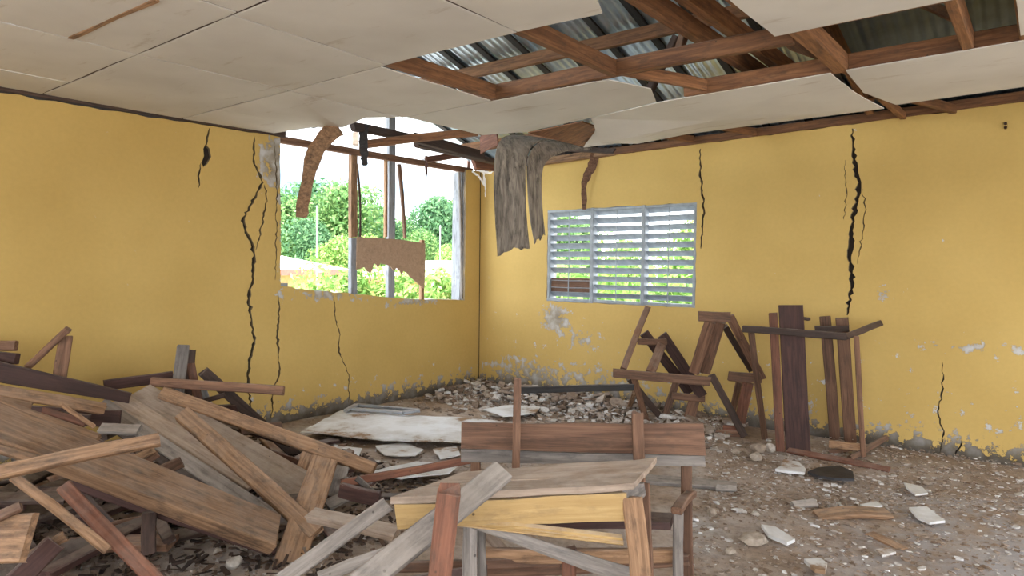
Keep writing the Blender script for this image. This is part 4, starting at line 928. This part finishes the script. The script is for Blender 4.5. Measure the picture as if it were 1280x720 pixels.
flat('ceiling_fragment', [(468, 556), (505, 553), (530, 562), (520, 570), (480, 568)], .03, .008, 'fallen', 'middle white sheet fragment nearer than the large fallen sheet', 'sheet', .006)
flat('ceiling_fragment', [(540, 562), (572, 558), (576, 568), (552, 574)], .03, .008, 'fallen', 'white sheet fragment touching the left end of the bench backrest', 'sheet', .006)
flat('ceiling_fragment', [(455, 590), (520, 578), (575, 580), (560, 592), (500, 600)], .04, .008, 'fallen', 'white sheet fragment lying just behind the desk left end', 'sheet', .01)
flat('ceiling_fragment', [(604, 512), (640, 505), (676, 508), (670, 515), (630, 520)], .06, .008, 'fallen', 'small white sheet fragment on the rubble by the thin post', 'sheet', .008)
flat('plaster_slab', [(971, 586), (980, 574), (998, 577), (1009, 586), (1006, 590), (985, 589)], .03, .02, 'fallen', 'white plaster slab lying before the upright bench', 'debris')
flat('tile_piece', [(1139, 634), (1157, 632), (1181, 650), (1165, 653), (1148, 647)], .03, .015, 'fallen', 'pale grey angular slab on the open floor right of the curved plank', 'debris')
flat('tile_piece', [(1128, 603), (1150, 608), (1158, 616), (1142, 617)], .025, .012, 'fallen', 'small grey slab behind the angular slab at right', 'debris')
flat('tile_piece', [(951, 655), (970, 659), (995, 673), (985, 678), (960, 668)], .03, .02, 'fallen', 'grey flat slab at lower centre right among the stones', 'debris')
flat('tile_piece', [(1006, 698), (1026, 697), (1036, 704), (1033, 714), (1018, 710)], .03, .02, 'fallen', 'grey flat slab near the bottom edge right of centre', 'debris')
flat('tile_piece', [(1094, 686), (1112, 684), (1118, 690), (1102, 693)], .025, .012, 'fallen', 'white chip slab nearest the thin pale stick', 'debris')
flat('tile_piece', [(1075, 630), (1098, 627), (1103, 632), (1082, 635)], .03, .012, 'fallen', 'white flake just behind the curved plank', 'debris')
flat('black_plastic', [(1010, 588), (1022, 584), (1050, 583), (1068, 592), (1070, 600), (1045, 598), (1020, 594)], .035, .02, 'blackplastic', 'crumpled black plastic piece right of the white plaster slab', 'plastic', .012)
SH = empty('window_sash', tuple(onz(470, 512)), 'blue-grey window sash lying at the back of the white sheet', 'window sash')
for a, b in (((432, 513), (446, 506)), ((446, 506), (524, 513)), ((440, 511), (505, 516)), ((505, 516), (524, 513))): board('sash_rail', onz(*a, .10), onz(*b, .10), .05, .03, Z, 'bluewood', SH, bow=0)
def rock(name, p, s, rng, material, parent=None):
    bm = bmesh.new(); bmesh.ops.create_icosphere(bm, subdivisions=2, radius=1); o3 = Vector([rng.uniform(0, 99) for _ in range(3)])
    for v in bm.verts:
        k = 1+.35*mnoise.noise(v.co*1.3+o3); v.co = Vector((v.co.x*s[0]*k, v.co.y*s[1]*k, v.co.z*s[2]*k))
    me = bpy.data.meshes.new(name); bm.to_mesh(me); bm.free(); me.materials.append(M[material])
    o = link(bpy.data.objects.new(name, me), parent); o.location = p; o.rotation_euler = (0, 0, rng.uniform(0, 6)); return o
krng = random.Random(12)
for px, py, wp, hp, lab in ((948, 562, 20, 12, 'pale stone block between the middle frame and upright bench'), (945, 572, 18, 9, 'rusty brown stone below the pale stone block'), (963, 561, 13, 11, 'grey stone touching the upright bench foot'), (920, 565, 12, 7, 'small pale stone left of the pale stone block'),
                            (942, 674, 36, 13, 'large flattish tan stone at lower centre right'), (944, 643, 10, 7, 'dark round lump on the floor behind the tan stone'), (1158, 604, 14, 6, 'small brown stone near the long reddish bar end'), (890, 640, 14, 9, 'tan stone just right of the bench leg'), (912, 690, 16, 8, 'tan stone near the bottom right of the bench'),
                            (292, 705, 24, 14, 'pinkish rubble stone in the dark under the pile'), (272, 690, 12, 8, 'small pale stone in the dark under the pile')):
    p = onz(px, py+hp*.3, 0); d = proj(p).z; s = wp*d/FPX*.5; p.z = hp*d/FPX*.4
    tag(rock('stone', p, (s, s*.8, hp*d/FPX*.55), krng, 'stone'), lab, 'stone')

# ---------------------------------------------------------------- rubble: chips counted singly where they show, grit as one mass
def flake(r, t, rng):
    n = rng.randint(4, 7); a0 = rng.uniform(0, 6.28); vs = []
    st = rng.uniform(.45, 1)
    out = [(math.cos(a0+k/n*6.283+rng.uniform(-.3, .3))*r*rng.uniform(.6, 1), math.sin(a0+k/n*6.283+rng.uniform(-.3, .3))*r*st*rng.uniform(.6, 1)) for k in range(n)]
    for z in (-t*.5, t*.5): vs += [(x, y, z+rng.uniform(-.2, .2)*t) for x, y in out]
    fs = [tuple(range(n-1, -1, -1)), tuple(range(n, 2*n))]+[(k, (k+1) % n, n+(k+1) % n, n+k) for k in range(n)]
    return vs, fs
crng2 = random.Random(77)
FLK = []
for k in range(14):
    v, f = flake(1.0, .28, crng2); me = bpy.data.meshes.new('plaster_chip'); me.from_pydata(v, [], f); me.materials.append(M['chip']); FLK.append(me)
def corner_h(x, y):     # rubble banked in the far corner and along the right wall
    return .10*math.exp(-((x-1.5)/1.6)**2-((y+.45)/.40)**2)+.05*math.exp(-((y+.2)/.25)**2)+.05*math.exp(-((x-.25)/.25)**2-((y+1.2)/1.0)**2)
def spot(rng, zone):
    if zone == 0: return onz(rng.uniform(860, 1280), 560+160*rng.random()**1.2)
    if zone == 1: q = (rng.uniform(.1, 3.6), -abs(rng.gauss(.3, .5))-.05); return Vector((q[0], q[1], 0))
    if zone == 2: return onz(rng.uniform(380, 800), rng.uniform(500, 640))
    if zone == 3: return onz(rng.uniform(880, 1280), rng.uniform(550, 640))
    return onz(rng.uniform(90, 480), rng.uniform(610, 725))
def ok(p): return .06 < p.x < 8.8 and -8.8 < p.y < -.06
kept = 0
while kept < 285:
    zone = crng2.choice((0, 0, 0, 1, 1, 1, 2, 2, 3, 3, 4)); p = spot(crng2, zone)
    if not ok(p): continue
    d = proj(p).z; r = max(.02, min(.11, crng2.lognormvariate(1.4, .38)*d/FPX))
    if zone == 1: r = crng2.uniform(.05, .13)
    p.z = floor_h(p.x, p.y)-.004+corner_h(p.x, p.y)+r*.10
    o = link(bpy.data.objects.new('plaster_chip', crng2.choice(FLK))); o.location = p; o.scale = (r, r, r*crng2.uniform(.6, 1.1)); k = .5 if zone == 1 else .16
    o.rotation_euler = (crng2.gauss(0, k*.6), crng2.gauss(0, k*.6), crng2.uniform(0, 6.28))
    tag(o, 'loose chip of plaster or board scattered over the dusty floor', 'debris', 'plaster chips on the floor'); kept += 1
def mass(name, n, size, zones, mk, rng, thick=.35):
    vs, fs = [], []; c = 0
    while c < n:
        zone = rng.choice(zones); p = spot(rng, zone)
        if not ok(p): continue
        r = rng.lognormvariate(math.log(size), .5)*(1.9 if zone == 1 and size < .02 else 1); r = min(r, .07); b = len(vs)
        v, f = flake(r, r*thick, rng); k = .5 if zone == 1 else .25
        R = Matrix.Rotation(rng.gauss(0, k*.6), 3, 'X') @ Matrix.Rotation(rng.gauss(0, k*.6), 3, 'Y')
        q = Vector((p.x, p.y, floor_h(p.x, p.y)-.006+r*.12+corner_h(p.x, p.y)*rng.uniform(.2, 1)))
        vs += [q+R @ Vector(w) for w in v]; fs += [tuple(b+i for i in ff) for ff in f]; c += 1
    return tag(mesh_obj(name, vs, fs, M[mk]), kind='stuff')
tag(mass('floor_rubble', 9000, .010, (0, 0, 0, 1, 2, 2, 3, 3, 3, 4), 'grit', crng2), 'fine brown and white rubble crumbs strewn across the dusty floor', 'rubble')
tag(mass('corner_rubble', 2600, .030, (1,), 'chip', crng2), 'heap of broken plaster flakes banked under the louvred window', 'rubble')
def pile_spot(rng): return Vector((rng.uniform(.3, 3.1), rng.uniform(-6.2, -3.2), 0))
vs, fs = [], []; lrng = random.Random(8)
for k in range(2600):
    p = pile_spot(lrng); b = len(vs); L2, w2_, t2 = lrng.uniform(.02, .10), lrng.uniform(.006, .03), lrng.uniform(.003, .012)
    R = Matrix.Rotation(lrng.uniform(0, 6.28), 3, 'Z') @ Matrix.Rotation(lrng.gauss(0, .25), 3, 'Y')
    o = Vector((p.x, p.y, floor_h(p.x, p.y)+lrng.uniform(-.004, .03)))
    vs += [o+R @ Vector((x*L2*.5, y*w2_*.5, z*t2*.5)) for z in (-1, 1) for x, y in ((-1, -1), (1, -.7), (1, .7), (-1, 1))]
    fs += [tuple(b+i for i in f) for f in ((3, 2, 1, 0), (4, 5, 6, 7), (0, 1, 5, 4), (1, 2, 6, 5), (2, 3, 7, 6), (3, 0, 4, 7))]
M['litter'] = chip_mat('shade_splinters', [(0, (.02, .012, .009)), (.5, (.06, .035, .024)), (.9, (.13, .08, .055)), (1, (.35, .3, .26))])  # dark colours stand in for the deep shade under the pile
tag(mesh_obj('shade_splinters', vs, fs, M['litter']), 'wood splinters added under the plank pile, coloured dark to deepen its shade', 'rubble', kind='stuff')
